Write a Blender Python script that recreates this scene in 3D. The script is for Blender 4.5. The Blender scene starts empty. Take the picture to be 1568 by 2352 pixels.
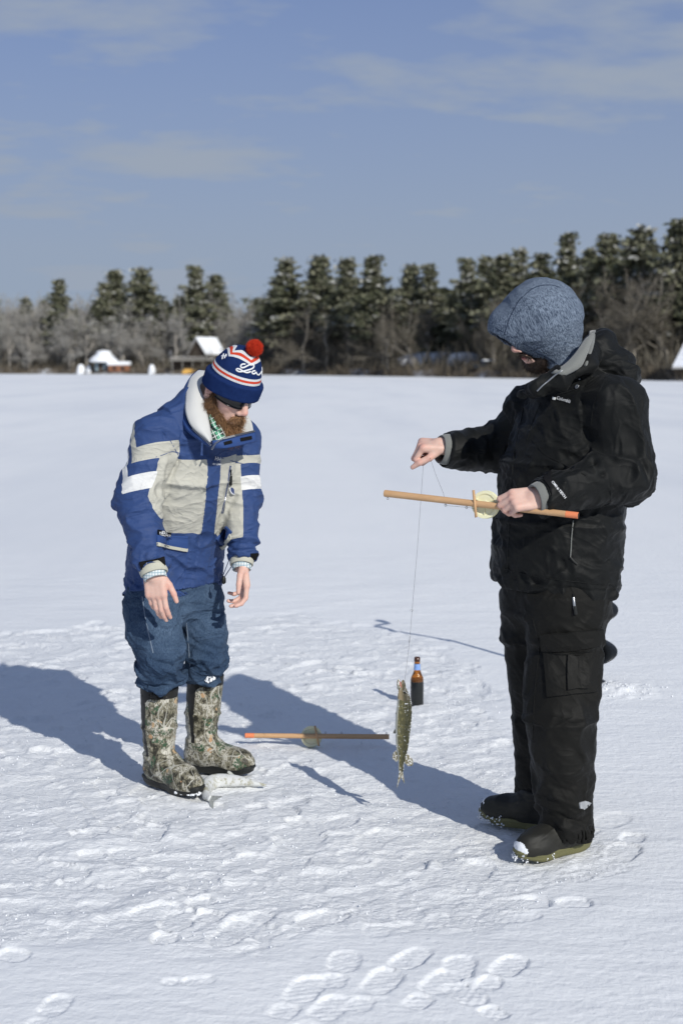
import bpy, math, time
import numpy as np
from mathutils import Vector, Matrix
from mathutils.bvhtree import BVHTree
T0 = time.time()
rad = math.radians
scn = bpy.context.scene
COL = scn.collection

# ------------------------------------------------------------------ camera, sky, sun, exposure
CAM_H, PITCH, FPX = 1.55, rad(5.82), 3267.0       # 50 mm lens
cam_d = bpy.data.cameras.new('camera'); cam = bpy.data.objects.new('camera', cam_d); COL.objects.link(cam)
cam_d.sensor_fit = 'VERTICAL'; cam_d.sensor_height = 36.0; cam_d.sensor_width = 24.0; cam_d.lens = 50.0
cam.location = (0, 0, CAM_H); cam.rotation_euler = (rad(90) - PITCH, 0, 0)
cam_d.clip_start = 0.1; cam_d.clip_end = 20000
cam_d.dof.use_dof = True; cam_d.dof.focus_distance = 4.72; cam_d.dof.aperture_fstop = 3.6
scn.camera = cam

SUN_EL = rad(31.0)
SUN_AZ = math.atan2(0.495, -0.869)                  # clockwise from +Y
world = bpy.data.worlds.new('World'); scn.world = world; world.use_nodes = True
wn = world.node_tree; wn.nodes.clear()
def _w(t, **k):
    n = wn.nodes.new(t)
    for a, b in k.items(): setattr(n, a, b)
    return n
out = _w('ShaderNodeOutputWorld'); bg = _w('ShaderNodeBackground'); bg.inputs['Strength'].default_value = 0.078
sky = _w('ShaderNodeTexSky'); sky.sky_type = 'NISHITA'; sky.sun_disc = False
sky.sun_elevation = SUN_EL; sky.sun_rotation = SUN_AZ; sky.air_density = 1.0; sky.dust_density = 0.8; sky.ozone_density = 1.4
tc = _w('ShaderNodeTexCoord'); sep = _w('ShaderNodeSeparateXYZ'); wn.links.new(tc.outputs['Generated'], sep.inputs[0])
def _m(op, a, b=None, clamp=False):
    n = _w('ShaderNodeMath', operation=op, use_clamp=clamp)
    for i, s in enumerate((a, b)):
        if s is None: continue
        if hasattr(s, 'links'): wn.links.new(s, n.inputs[i])
        else: n.inputs[i].default_value = s
    return n.outputs[0]
zz = _m('ADD', _m('MAXIMUM', sep.outputs['Z'], 0.0), 0.16)
px = _m('DIVIDE', sep.outputs['X'], zz); py = _m('DIVIDE', sep.outputs['Y'], zz)
comb = _w('ShaderNodeCombineXYZ'); wn.links.new(px, comb.inputs[0]); wn.links.new(py, comb.inputs[1])
def _noise(scale, detail, rough, sx, sy, rot, off):
    mp = _w('ShaderNodeMapping'); mp.inputs['Scale'].default_value = (sx, sy, 1); mp.inputs['Rotation'].default_value = (0, 0, rot)
    mp.inputs['Location'].default_value = (off, off * .37, 0)
    wn.links.new(comb.outputs[0], mp.inputs[0])
    n = _w('ShaderNodeTexNoise'); n.inputs['Scale'].default_value = scale; n.inputs['Detail'].default_value = detail; n.inputs['Roughness'].default_value = rough
    wn.links.new(mp.outputs[0], n.inputs['Vector']); return n.outputs['Fac']
n1 = _noise(1.3, 5, .55, 1.0, 1.3, -0.5, 6.6)
n2 = _noise(4.2, 8, .65, 1.0, 1.7, 0.25, 9.7)
nn = _m('ADD', _m('MULTIPLY', n1, .80), _m('MULTIPLY', n2, .20))
ramp = _w('ShaderNodeMapRange'); ramp.inputs['From Min'].default_value = .26; ramp.inputs['From Max'].default_value = .62
ramp.interpolation_type = 'SMOOTHSTEP'; wn.links.new(nn, ramp.inputs['Value'])
# more veil low down, clearer blue higher up
low = _w('ShaderNodeMapRange'); low.inputs['From Min'].default_value = .08; low.inputs['From Max'].default_value = .27
low.inputs['To Min'].default_value = .90; low.inputs['To Max'].default_value = .50; wn.links.new(sep.outputs['Z'], low.inputs['Value'])
hi = _w('ShaderNodeMapRange'); hi.inputs['From Min'].default_value = .27; hi.inputs['From Max'].default_value = .6; hi.inputs['To Min'].default_value = 1.0; hi.inputs['To Max'].default_value = .06; wn.links.new(sep.outputs['Z'], hi.inputs['Value'])
cov = _m('MAXIMUM', _m('MULTIPLY', ramp.outputs[0], hi.outputs[0]), low.outputs[0], clamp=True)
blue = _w('ShaderNodeMix', data_type='RGBA', blend_type='MULTIPLY'); blue.inputs[0].default_value = 1.0
wn.links.new(sky.outputs[0], blue.inputs[6]); blue.inputs[7].default_value = (.17, .49, 1.12, 1)
mix = _w('ShaderNodeMix', data_type='RGBA'); wn.links.new(cov, mix.inputs[0]); wn.links.new(blue.outputs[2], mix.inputs[6])
mix.inputs[7].default_value = (4.15, 4.85, 6.0, 1)
wn.links.new(mix.outputs[2], bg.inputs['Color']); wn.links.new(bg.outputs[0], out.inputs[0])

sun_d = bpy.data.lights.new('sun', 'SUN'); sun = bpy.data.objects.new('sun', sun_d); COL.objects.link(sun)
sun_d.energy = 3.95; sun_d.angle = rad(0.53); sun_d.color = (1.0, .968, .895)
SUNV = Vector((math.sin(SUN_AZ) * math.cos(SUN_EL), math.cos(SUN_AZ) * math.cos(SUN_EL), math.sin(SUN_EL)))
sun.rotation_euler = SUNV.to_track_quat('Z', 'Y').to_euler(); sun.location = (3, -5, 6)
scn.view_settings.view_transform = 'Standard'; scn.view_settings.look = 'None'
scn.view_settings.gamma = 1.0; scn.view_settings.exposure = 0.0; scn.view_settings.use_curve_mapping = False

# ------------------------------------------------------------------ helpers
def pdir(u, v):
    a = (u - 784) / FPX; b = -(v - 1176) / FPX
    return np.array([a, math.cos(PITCH) + b * math.sin(PITCH), -math.sin(PITCH) + b * math.cos(PITCH)])
def G(u, v):
    k = pdir(u, v); t = -CAM_H / k[2]; return k * t + np.array([0, 0, CAM_H])
def W(u, v, Y):
    k = pdir(u, v); return k * Y / k[1] + np.array([0, 0, CAM_H])
def nrm(v):
    v = np.asarray(v, float); return v / max(1e-12, np.linalg.norm(v))

_perm = np.random.RandomState(7).permutation(4096).astype(np.int64)
_gr = np.random.RandomState(11).normal(size=(4096, 3)); _gr /= np.linalg.norm(_gr, axis=1)[:, None]; _gr = _gr.astype(np.float32)
def pn(P, seed=0):
    """3D gradient noise, about -0.7..0.7"""
    P = np.asarray(P, np.float32) + np.float32(seed * 17.31)
    I = np.floor(P).astype(np.int64); F = (P - I).astype(np.float32); U = F * F * F * (F * (F * 6 - 15) + 10)
    out_ = 0
    for dx in (0, 1):
        wx = U[:, 0] if dx else 1 - U[:, 0]
        for dy in (0, 1):
            wy = U[:, 1] if dy else 1 - U[:, 1]
            for dz in (0, 1):
                wz = U[:, 2] if dz else 1 - U[:, 2]
                h = _perm[(_perm[(_perm[(I[:, 0] + dx) & 4095] + I[:, 1] + dy) & 4095] + I[:, 2] + dz) & 4095]
                g = _gr[h]
                out_ = out_ + wx * wy * wz * (g[:, 0] * (F[:, 0] - dx) + g[:, 1] * (F[:, 1] - dy) + g[:, 2] * (F[:, 2] - dz))
    return out_
def fbm(P, oct=4, seed=0, lac=2.05, gain=.5):
    s = 0; a = 1.
    for i in range(oct): s = s + a * pn(P * (lac ** i), seed + i); a *= gain
    return s
def p2(x, y, z=0.0): return np.stack([x, y, np.full_like(x, z)], 1)
def sstep(a, b, x): t = np.clip((x - a) / (b - a), 0, 1); return t * t * (3 - 2 * t)

# ---- objects
def empty(name, loc=(0, 0, 0), label=None, cat=None, group=None):
    o = bpy.data.objects.new(name, None); COL.objects.link(o); o.location = loc; o.empty_display_size = .1
    tag(o, label, cat, group); return o
def tag(o, label=None, cat=None, group=None, kind=None):
    if label: o['label'] = label
    if cat: o['category'] = cat
    if group: o['group'] = group
    if kind: o['kind'] = kind
    return o
def root_loc(o):
    x = np.zeros(3)
    while o is not None: x = x + np.array(o.location); o = o.parent
    return x
def mesh_obj(name, V, F, mat=None, parent=None, smooth=True, fields=None, mats=None, mi=None):
    """V world coordinates (N,3); F = array (M,k) or list of arrays of different k"""
    V = np.asarray(V, np.float32)
    if parent is not None: V = V - root_loc(parent).astype(np.float32)
    me = bpy.data.meshes.new(name)
    if isinstance(F, np.ndarray): Fs = [F]
    else:
        Fs = F if (len(F) and isinstance(F[0], np.ndarray) and F[0].ndim == 2) else None
    if Fs is None:
        me.from_pydata(V.tolist(), [], [list(map(int, f)) for f in F])
    else:
        Fs = [f for f in Fs if len(f)]
        me.vertices.add(len(V)); me.vertices.foreach_set('co', V.ravel())
        loops = np.concatenate([f.ravel() for f in Fs]).astype(np.int32)
        cnt = np.concatenate([np.full(len(f), f.shape[1]) for f in Fs]).astype(np.int32)
        me.loops.add(len(loops)); me.loops.foreach_set('vertex_index', loops)
        me.polygons.add(len(cnt)); me.polygons.foreach_set('loop_start', np.concatenate([[0], np.cumsum(cnt)[:-1]]).astype(np.int32))
        me.update(calc_edges=True)
    if fields:
        for k, a in fields.items():
            a = np.asarray(a, np.float32)
            if a.ndim == 1:
                at = me.attributes.new(k, 'FLOAT', 'POINT'); at.data.foreach_set('value', a)
            else:
                at = me.attributes.new(k, 'FLOAT_VECTOR', 'POINT'); at.data.foreach_set('vector', a.ravel())
    if mats:
        for m in mats: me.materials.append(m)
        if mi is not None: me.polygons.foreach_set('material_index', np.asarray(mi, np.int32))
    elif mat: me.materials.append(mat)
    if smooth: me.polygons.foreach_set('use_smooth', np.ones(len(me.polygons), bool))
    me.validate(); me.update()
    o = bpy.data.objects.new(name, me); COL.objects.link(o)
    if parent is not None: o.parent = parent
    return o

class MB:
    """small mesh builder collecting quads/tris"""
    def __init__(s): s.v = []; s.f = []; s.m = []
    def add(s, V, F, m=0):
        b = len(s.v); s.v += [tuple(map(float, p)) for p in V]; s.f += [tuple(b + int(i) for i in f) for f in F]; s.m += [m] * len(F)
    def box(s, c, size, R=None, m=0, taper=1.0):
        c = np.array(c, float); h = np.array(size, float) / 2
        P = np.array([[x, y, z] for z in (-1, 1) for y in (-1, 1) for x in (-1, 1)], float)
        P[P[:, 2] > 0, :2] *= taper
        P = P * h
        if R is not None: P = P @ np.array(R).T
        s.add(P + c, [(0, 2, 3, 1), (4, 5, 7, 6), (0, 1, 5, 4), (2, 6, 7, 3), (0, 4, 6, 2), (1, 3, 7, 5)], m)
    def tube(s, pts, r, n=8, m=0, cap=True, flat=None):
        pts = [np.array(p, float) for p in pts]; k = len(pts)
        r = [r] * k if np.isscalar(r) else list(r)
        V = []; up = None
        for i, p in enumerate(pts):
            t = nrm(pts[min(i + 1, k - 1)] - pts[max(i - 1, 0)])
            if up is None:
                up = np.array([0, 0, 1.]) if abs(t[2]) < .9 else np.array([1., 0, 0])
            a = nrm(np.cross(t, up)); up = nrm(np.cross(a, t))
            for j in range(n):
                an = 2 * math.pi * j / n; V.append(p + r[i] * (a * math.cos(an) + up * math.sin(an)))
        F = [(i * n + j, i * n + (j + 1) % n, (i + 1) * n + (j + 1) % n, (i + 1) * n + j) for i in range(k - 1) for j in range(n)]
        if cap: F += [tuple(range(n))[::-1], tuple((k - 1) * n + j for j in range(n))]
        s.add(V, F, m)
    def lathe(s, c, prof, n=24, axis=(0, 0, 1), m=0):
        ax = nrm(axis); a = nrm(np.cross(ax, [0, 1, 0] if abs(ax[1]) < .9 else [1, 0, 0])); b = np.cross(ax, a); c = np.array(c, float)
        V = [c + ax * z + r * (a * math.cos(2 * math.pi * j / n) + b * math.sin(2 * math.pi * j / n)) for r, z in prof for j in range(n)]
        F = [(i * n + j, i * n + (j + 1) % n, (i + 1) * n + (j + 1) % n, (i + 1) * n + j) for i in range(len(prof) - 1) for j in range(n)]
        s.add(V, F, m)
    def build(s, name, mat=None, parent=None, smooth=False, mats=None):
        return mesh_obj(name, np.array(s.v), s.f, mat, parent, smooth, mats=mats, mi=s.m if mats else None)

# ---- materials
def mat(name, color=(.5, .5, .5), rough=.7, spec=.5, metal=0., trans=0., ior=1.45, sheen=0.):
    m = bpy.data.materials.new(name); m.use_nodes = True
    b = m.node_tree.nodes['Principled BSDF']
    b.inputs['Base Color'].default_value = (*color, 1); b.inputs['Roughness'].default_value = rough
    b.inputs['Specular IOR Level'].default_value = spec; b.inputs['Metallic'].default_value = metal
    b.inputs['Transmission Weight'].default_value = trans; b.inputs['IOR'].default_value = ior; b.inputs['Sheen Weight'].default_value = sheen
    return m
class NT:
    def __init__(s, m): s.m = m; s.t = m.node_tree; s.b = s.t.nodes['Principled BSDF']
    def n(s, ty, **k):
        x = s.t.nodes.new(ty)
        for a, b in k.items(): setattr(x, a, b)
        return x
    def L(s, a, b): s.t.links.new(a, b)
    def put(s, sock, v):
        if hasattr(v, 'links') : s.L(v, sock)
        elif isinstance(v, (tuple, list)): sock.default_value = (*v, 1) if (len(v) == 3 and len(sock.default_value) == 4) else v
        else: sock.default_value = v
    def attr(s, name, vec=False):
        x = s.n('ShaderNodeAttribute'); x.attribute_name = name; return x.outputs['Vector' if vec else 'Fac']
    def obj(s): return s.n('ShaderNodeTexCoord').outputs['Object']
    def map(s, vec, scale=(1, 1, 1), rot=(0, 0, 0), loc=(0, 0, 0)):
        x = s.n('ShaderNodeMapping'); s.L(vec, x.inputs[0]); x.inputs['Scale'].default_value = scale; x.inputs['Rotation'].default_value = rot; x.inputs['Location'].default_value = loc
        return x.outputs[0]
    def noise(s, vec, scale, detail=4, rough=.55, dist=0., color=False):
        x = s.n('ShaderNodeTexNoise'); s.L(vec, x.inputs['Vector']); x.inputs['Scale'].default_value = scale; x.inputs['Detail'].default_value = detail
        x.inputs['Roughness'].default_value = rough; x.inputs['Distortion'].default_value = dist
        return x.outputs['Color' if color else 'Fac']
    def voro(s, vec, scale, feature='F1', out='Distance', rnd=1.):
        x = s.n('ShaderNodeTexVoronoi', feature=feature); s.L(vec, x.inputs['Vector']); x.inputs['Scale'].default_value = scale; x.inputs['Randomness'].default_value = rnd
        return x.outputs[out]
    def math(s, op, a, b=0., c=None, clamp=False):
        x = s.n('ShaderNodeMath', operation=op, use_clamp=clamp); s.put(x.inputs[0], a); s.put(x.inputs[1], b)
        if c is not None: s.put(x.inputs[2], c)
        return x.outputs[0]
    def rng(s, v, a, b, c=0., d=1., smooth=True):
        x = s.n('ShaderNodeMapRange'); x.interpolation_type = 'SMOOTHSTEP' if smooth else 'LINEAR'; s.put(x.inputs['Value'], v)
        for k, q in (('From Min', a), ('From Max', b), ('To Min', c), ('To Max', d)): x.inputs[k].default_value = q
        return x.outputs[0]
    def mix(s, f, a, b, blend='MIX'):
        x = s.n('ShaderNodeMix', data_type='RGBA', blend_type=blend); s.put(x.inputs[0], f); s.put(x.inputs[6], a); s.put(x.inputs[7], b); return x.outputs[2]
    def bump(s, h, strength=.3, dist=.01, nrm_=None):
        x = s.n('ShaderNodeBump'); s.put(x.inputs['Height'], h); x.inputs['Strength'].default_value = strength; x.inputs['Distance'].default_value = dist
        if nrm_ is not None: s.L(nrm_, x.inputs['Normal'])
        return x.outputs[0]
    def crease(s, vec, scale, warp=1.2, detail=2.):
        n = s.noise(vec, scale, detail, .5, warp); return s.math('POWER', s.math('SUBTRACT', 1., s.math('MULTIPLY', s.math('ABSOLUTE', s.math('SUBTRACT', n, .5)), 5.), clamp=True), 2.5)
    def color(s, c): s.put(s.b.inputs['Base Color'], c)
    def normal(s, nn_): s.L(nn_, s.b.inputs['Normal'])
    def rough(s, r): s.put(s.b.inputs['Roughness'], r)

# ---- signed distance modelling
def smin(a, b, k):
    h = np.clip(.5 + .5 * (b - a) / k, 0, 1); return b * (1 - h) + a * h - k * h * (1 - h)
def smax(a, b, k): return -smin(-a, -b, k)
def rcone(P, a, b, ra, rb):
    a = np.asarray(a, np.float32); b = np.asarray(b, np.float32); ab = b - a
    pa = P - a; t = np.clip(pa @ ab / (ab @ ab), 0, 1); q = pa - t[:, None] * ab
    return np.sqrt((q * q).sum(1)) - (ra + (rb - ra) * t)
def chain(P, pts, rs, k=.02):
    d = None
    for i in range(len(pts) - 1):
        e = rcone(P, pts[i], pts[i + 1], rs[i], rs[i + 1]); d = e if d is None else smin(d, e, k)
    return d
def ell(P, c, r, R=None):
    q = P - np.asarray(c, np.float32)
    if R is not None: q = q @ np.asarray(R, np.float32).T       # rows of R = axes
    r = np.asarray(r, np.float32); k0 = np.sqrt(((q / r) ** 2).sum(1)); k1 = np.sqrt(((q / (r * r)) ** 2).sum(1)) + 1e-6
    return k0 * (k0 - 1) / k1
def rbox(P, c, h, R, rr):
    q = np.abs((P - np.asarray(c, np.float32)) @ np.asarray(R, np.float32).T) - (np.asarray(h, np.float32) - rr)
    return np.sqrt((np.maximum(q, 0) ** 2).sum(1)) + np.minimum(q.max(1), 0) - rr
def tube(P, pts, rx, ry, side, front, k=.03):
    k = min(k, .014)
    """elliptic tube through pts; side, front = cross axes; ends are flat cut"""
    side = np.asarray(side, np.float32); front = np.asarray(front, np.float32); d = None
    pts = np.asarray(pts, np.float32)
    for i in range(len(pts) - 1):
        a, b = pts[i], pts[i + 1]; ab = b - a; L2 = ab @ ab
        t = (P - a) @ ab / L2; tc_ = np.clip(t, 0, 1); q = P - a - tc_[:, None] * ab
        X = rx[i] + (rx[i + 1] - rx[i]) * tc_; Y = ry[i] + (ry[i + 1] - ry[i]) * tc_
        s_ = q @ side; f_ = q @ front; rest = q - s_[:, None] * side - f_[:, None] * front; z_ = np.sqrt((rest * rest).sum(1))
        k0 = np.sqrt((s_ / X) ** 2 + (f_ / Y) ** 2); k1 = np.sqrt((s_ / X ** 2) ** 2 + (f_ / Y ** 2) ** 2) + 1e-6
        e = k0 * (k0 - 1) / k1
        e = np.where(z_ > 1e-4, np.sqrt(np.maximum(e, 0) ** 2 + z_ ** 2) + np.minimum(e, 0), e)
        d = e if d is None else smin(d, e, k)
    return d
def plane(P, p0, n): return (P - np.asarray(p0, np.float32)) @ np.asarray(nrm(n), np.float32)    # >0 on the side of n

def surface(f, lo, hi, h, smooth=1):
    lo = np.array(lo, float); n = np.ceil((np.array(hi) - lo) / h).astype(int) + 1
    c = 4; nc = (n + c - 1) // c + 1
    ax = [lo[i] + (np.arange(nc[i]) * c + c / 2 - .5) * h for i in range(3)]
    C = np.stack(np.meshgrid(*ax, indexing='ij'), -1).reshape(-1, 3).astype(np.float32)
    dc = f(C).reshape(nc)
    N = nc * c; vals = np.repeat(np.repeat(np.repeat(dc, c, 0), c, 1), c, 2)
    act = np.abs(dc) < h * c * 1.6
    idx = np.argwhere(act)
    if not len(idx): raise ValueError('empty')
    off = np.stack(np.meshgrid(range(c), range(c), range(c), indexing='ij'), -1).reshape(-1, 3)
    allI = (idx[:, None, :] * c + off[None]).reshape(-1, 3)
    for s_ in range(0, len(allI), 400000):
        q = allI[s_:s_ + 400000]
        vals[q[:, 0], q[:, 1], q[:, 2]] = f((lo + q * h).astype(np.float32))
    ins = vals < 0
    m = np.zeros(N - 1, np.int8)
    for dx in (0, 1):
        for dy in (0, 1):
            for dz in (0, 1): m += ins[dx:N[0] - 1 + dx, dy:N[1] - 1 + dy, dz:N[2] - 1 + dz]
    cells = np.argwhere((m > 0) & (m < 8)); vid = -np.ones(N - 1, np.int64); vid[tuple(cells.T)] = np.arange(len(cells))
    acc = np.zeros((len(cells), 3)); cn = np.zeros(len(cells))
    cs = [np.array([i & 1, (i >> 1) & 1, (i >> 2) & 1]) for i in range(8)]
    for i in range(8):
        for b in (1, 2, 4):
            if i & b: continue
            o0, o1 = cs[i], cs[i | b]
            v0 = vals[tuple((cells + o0).T)]; v1 = vals[tuple((cells + o1).T)]
            cr = (v0 < 0) != (v1 < 0); t = np.where(cr, v0 / np.where(cr, v0 - v1, 1), 0)
            acc += np.where(cr[:, None], o0 + t[:, None] * (o1 - o0), 0); cn += cr
    V = lo + (cells + acc / cn[:, None]) * h
    Q = []
    for axn in range(3):
        a1, a2 = [(1, 2), (2, 0), (0, 1)][axn]
        sl0 = [slice(1, N[i] - 1) for i in range(3)]; sl0[axn] = slice(0, N[axn] - 1); sl1 = list(sl0); sl1[axn] = slice(1, N[axn])
        A = ins[tuple(sl0)]; B = ins[tuple(sl1)]; e = np.argwhere(A != B); s = A[tuple(e.T)]
        e = e + np.array([0 if i == axn else 1 for i in range(3)])
        u1 = np.zeros(3, int); u1[a1] = 1; u2 = np.zeros(3, int); u2[a2] = 1
        q = np.stack([vid[tuple((e - u1 - u2).T)], vid[tuple((e - u2).T)], vid[tuple(e.T)], vid[tuple((e - u1).T)]], 1)
        q[~s] = q[~s][:, ::-1]; Q.append(q[(q >= 0).all(1)])
    Q = np.concatenate(Q)
    for _ in range(smooth): V = relax(V, Q, .5)
    return V, Q
def _adj(Q):
    k = Q.shape[1]; a = np.concatenate([Q[:, i] for i in range(k)]); b = np.concatenate([Q[:, (i + 1) % k] for i in range(k)]); return a, b
def relax(V, Q, w=.5):
    a, b = _adj(Q); n = len(V); c = np.bincount(a, minlength=n) + np.bincount(b, minlength=n)
    S = np.stack([np.bincount(a, V[b, i], n) + np.bincount(b, V[a, i], n) for i in range(3)], 1)
    return V * (1 - w) + w * S / np.maximum(c, 1)[:, None]
def smooth_field(x, Q, it=2):
    a, b = _adj(Q); n = len(x); c = np.bincount(a, minlength=n) + np.bincount(b, minlength=n)
    for _ in range(it): x = .5 * x + .5 * (np.bincount(a, x[b], n) + np.bincount(b, x[a], n)) / np.maximum(c, 1)
    return x
def normals(V, Q):
    n = np.cross(V[Q[:, 2]] - V[Q[:, 0]], V[Q[:, -1]] - V[Q[:, 1]]); N = np.zeros_like(V)
    for j in range(Q.shape[1]):
        for i in range(3): N[:, i] += np.bincount(Q[:, j], n[:, i], len(V))
    return N / (np.linalg.norm(N, axis=1)[:, None] + 1e-12)
def limb(P, pts):
    """param (segment index + t), distance and nearest point on a polyline"""
    best = np.full(len(P), 1e9); S = np.zeros(len(P)); C = np.zeros((len(P), 3))
    for i in range(len(pts) - 1):
        a = np.array(pts[i], float); ab = np.array(pts[i + 1], float) - a; t = np.clip((P - a) @ ab / (ab @ ab), 0, 1); c = a + t[:, None] * ab
        d = np.linalg.norm(P - c, axis=1); k = d < best; best[k] = d[k]; S[k] = i + t[k]; C[k] = c[k]
    return S, best, C
def billow(P, axis, fa, fp, seed=0, warp=.5, oct=3):
    """fold-like noise: frequency fa along axis, fp across it"""
    ax = nrm(axis); al = P @ ax; q = P * fp + np.outer(al, ax) * (fa - fp)
    q = q + warp * np.stack([pn(P * 9 + 3, seed + 20), pn(P * 9 + 7, seed + 21), pn(P * 9 + 11, seed + 22)], 1)
    s = 0; a = 1.
    for i in range(oct):
        n = pn(q * 1.85 ** i, seed + i); s = s + a * (1.25 * np.exp(-np.abs(n) * 6.5) + 1.5 * n - .5); a *= .40
    return s
def dline(P, pts): return limb(P, pts)[1]
def folds(V, N, lst):
    """raised (+) or sunk (-) creases along 3D polylines: (pts, width, height)"""
    d = np.zeros(len(V))
    for pts, w, h in lst: x = dline(V, pts) / w; d += h * np.exp(-x * x)
    return V + N * d[:, None]
def bvh_of(V, F): return BVHTree.FromPolygons([Vector(v) for v in V.tolist()], F.tolist())
CO = Vector((0, 0, CAM_H))
def pick(u, v, bvh):
    d = Vector(pdir(u, v)).normalized(); h = bvh.ray_cast(CO, d)
    return (np.array(h[0]), np.array(h[1])) if h[0] is not None else (None, None)
def near(p, bvh):
    h = bvh.find_nearest(Vector(p)); return np.array(h[0]), np.array(h[1])
def pickp(u, v, bvh, Y):
    p, n = pick(u, v, bvh)
    if p is None: p, n = near(W(u, v, Y), bvh)
    return p, n
def patch(name, corners, bvh, Y, off, thick, mt, parent, nu=8, nv=6, curve=None):
    """thin sewn-on piece laid on a garment; corners in photo coordinates, order a b c d"""
    a, b, c, d = [np.array(q, float) for q in corners]; Vt = []; Vb = []
    for j in range(nv + 1):
        for i in range(nu + 1):
            s, t = i / nu, j / nv; q = (a * (1 - s) + b * s) * (1 - t) + (d * (1 - s) + c * s) * t
            p, n = pickp(q[0], q[1], bvh, Y)
            Vt.append(p + n * (off + thick)); Vb.append(p + n * (off - .004))
    V = np.array(Vt); w = nu + 1
    F = [(j * w + i, (j + 1) * w + i, (j + 1) * w + i + 1, j * w + i + 1) for j in range(nv) for i in range(nu)]
    # light smoothing so that it lies over the wrinkles like cloth
    Q = np.array(F); 
    for _ in range(1): V = relax(V, Q, .35)
    n0 = len(V); V = np.concatenate([V, np.array(Vb)])
    ring = [i for i in range(w)] + [j * w + nu for j in range(1, nv + 1)] + [nv * w + i for i in range(nu - 1, -1, -1)] + [j * w for j in range(nv - 1, 0, -1)]
    F += [(ring[k], ring[(k + 1) % len(ring)], ring[(k + 1) % len(ring)] + n0, ring[k] + n0) for k in range(len(ring))]
    return mesh_obj(name, V, F, mt, parent, smooth=False)
def strip(name, pts, width, bvh, Y, off, mt, parent, step=4., thick=.0015, fields=None):
    """narrow tape or cord following photo-coordinates polyline pts over a garment"""
    q = [np.array(p, float) for p in pts]; path = []
    for i in range(len(q) - 1):
        n = max(1, int(np.linalg.norm(q[i + 1] - q[i]) / step))
        path += [q[i] + (q[i + 1] - q[i]) * j / n for j in range(n)]
    path.append(q[-1]); R = [pickp(p[0], p[1], bvh, Y) for p in path]; P = np.array([r[0] for r in R]); Nn = np.array([r[1] for r in R])
    for _ in range(2): P[1:-1] = .5 * P[1:-1] + .25 * (P[2:] + P[:-2]); Nn[1:-1] = .5 * Nn[1:-1] + .25 * (Nn[2:] + Nn[:-2])
    V = []; 
    for i in range(len(P)):
        t = nrm(P[min(i + 1, len(P) - 1)] - P[max(i - 1, 0)]); n = nrm(Nn[i]); s = nrm(np.cross(t, n)) * width / 2
        V += [P[i] - s + n * (off - .003), P[i] - s + n * (off + thick * .6), P[i] + n * (off + thick), P[i] + s + n * (off + thick * .6), P[i] + s + n * (off - .003)]
    F = np.array([(5 * i + j, 5 * i + j + 1, 5 * i + j + 6, 5 * i + j + 5) for i in range(len(P) - 1) for j in range(4)])
    return mesh_obj(name, np.array(V), F, mt, parent, smooth=True)
def text_verts(s, bold=True):
    c = bpy.data.curves.new('t', 'FONT'); c.body = s; c.size = 1.0; c.resolution_u = 2; c.offset = .012 if bold else 0
    o = bpy.data.objects.new('t', c); COL.objects.link(o); dg = bpy.context.evaluated_depsgraph_get()
    me = o.evaluated_get(dg).to_mesh(); V = np.array([v.co[:] for v in me.vertices]); F = [tuple(p.vertices) for p in me.polygons]
    o.evaluated_get(dg).to_mesh_clear(); bpy.data.objects.remove(o); bpy.data.curves.remove(c); return V, F
def lettering(name, s, a, b, height, bvh, Y, mt, parent, off=.0015, slant=0., bold=True):
    """flat print: baseline from photo point a to b, letter height in photo px"""
    V, F = text_verts(s, bold); V = V.copy(); x0, x1 = V[:, 0].min(), V[:, 0].max(); V[:, 0] = (V[:, 0] - x0) / (x1 - x0); hh = V[:, 1].max()
    a = np.array(a, float); b = np.array(b, float); e = b - a; up = nrm(np.array([e[1], -e[0]])) * height
    P = []
    for x, y, _ in V:
        q = a + e * (x + slant * y / hh * .1) + up * y / hh; p, n = pickp(q[0], q[1], bvh, Y); P.append(p + n * off)
    return mesh_obj(name, np.array(P), F, mt, parent, smooth=False)
def strands(name, roots, dirs, L, wd, mt, parent, curl=.3, seg=3, seed=0, grav=0., fields=None):
    """many thin tapered hairs (3-sided)"""
    r = np.random.RandomState(seed); n = len(roots); L = np.broadcast_to(L, n) * (.7 + .6 * r.rand(n)); D = dirs / np.linalg.norm(dirs, axis=1)[:, None]
    P = roots.copy(); rings = []; A = np.cross(D, r.normal(size=(n, 3))); A /= np.linalg.norm(A, axis=1)[:, None]; B = np.cross(D, A)
    for s in range(seg + 1):
        w = wd * (1 - .85 * s / seg)
        rings.append(np.stack([P + w * (A * math.cos(2.094 * j) + B * math.sin(2.094 * j)) for j in range(3)], 1))
        D = D + curl * r.normal(size=(n, 3)) / seg * 1.4; D[:, 2] -= grav / seg; D /= np.linalg.norm(D, axis=1)[:, None]
        P = P + D * (L / seg)[:, None]
    V = np.stack(rings, 1).reshape(-1, 3); base = np.arange(n) * 3 * (seg + 1); F = []
    for s in range(seg):
        for j in range(3):
            F.append(np.stack([base + s * 3 + j, base + s * 3 + (j + 1) % 3, base + s * 3 + 3 + (j + 1) % 3, base + s * 3 + 3 + j], 1))
    F = np.concatenate(F); fl = None
    if fields is not None: fl = {k: np.repeat(v, 3 * (seg + 1)) for k, v in fields.items()}
    else: fl = {'rnd': np.repeat(r.rand(n), 3 * (seg + 1))}
    o = mesh_obj(name, V, F, mt, parent, True, fields=fl); o['kind'] = 'stuff' if False else o.get('kind', ''); 
    if not o['kind']: del o['kind']
    return o
def log(s): print('[%.1fs] %s' % (time.time() - T0, s), flush=True)

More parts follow.
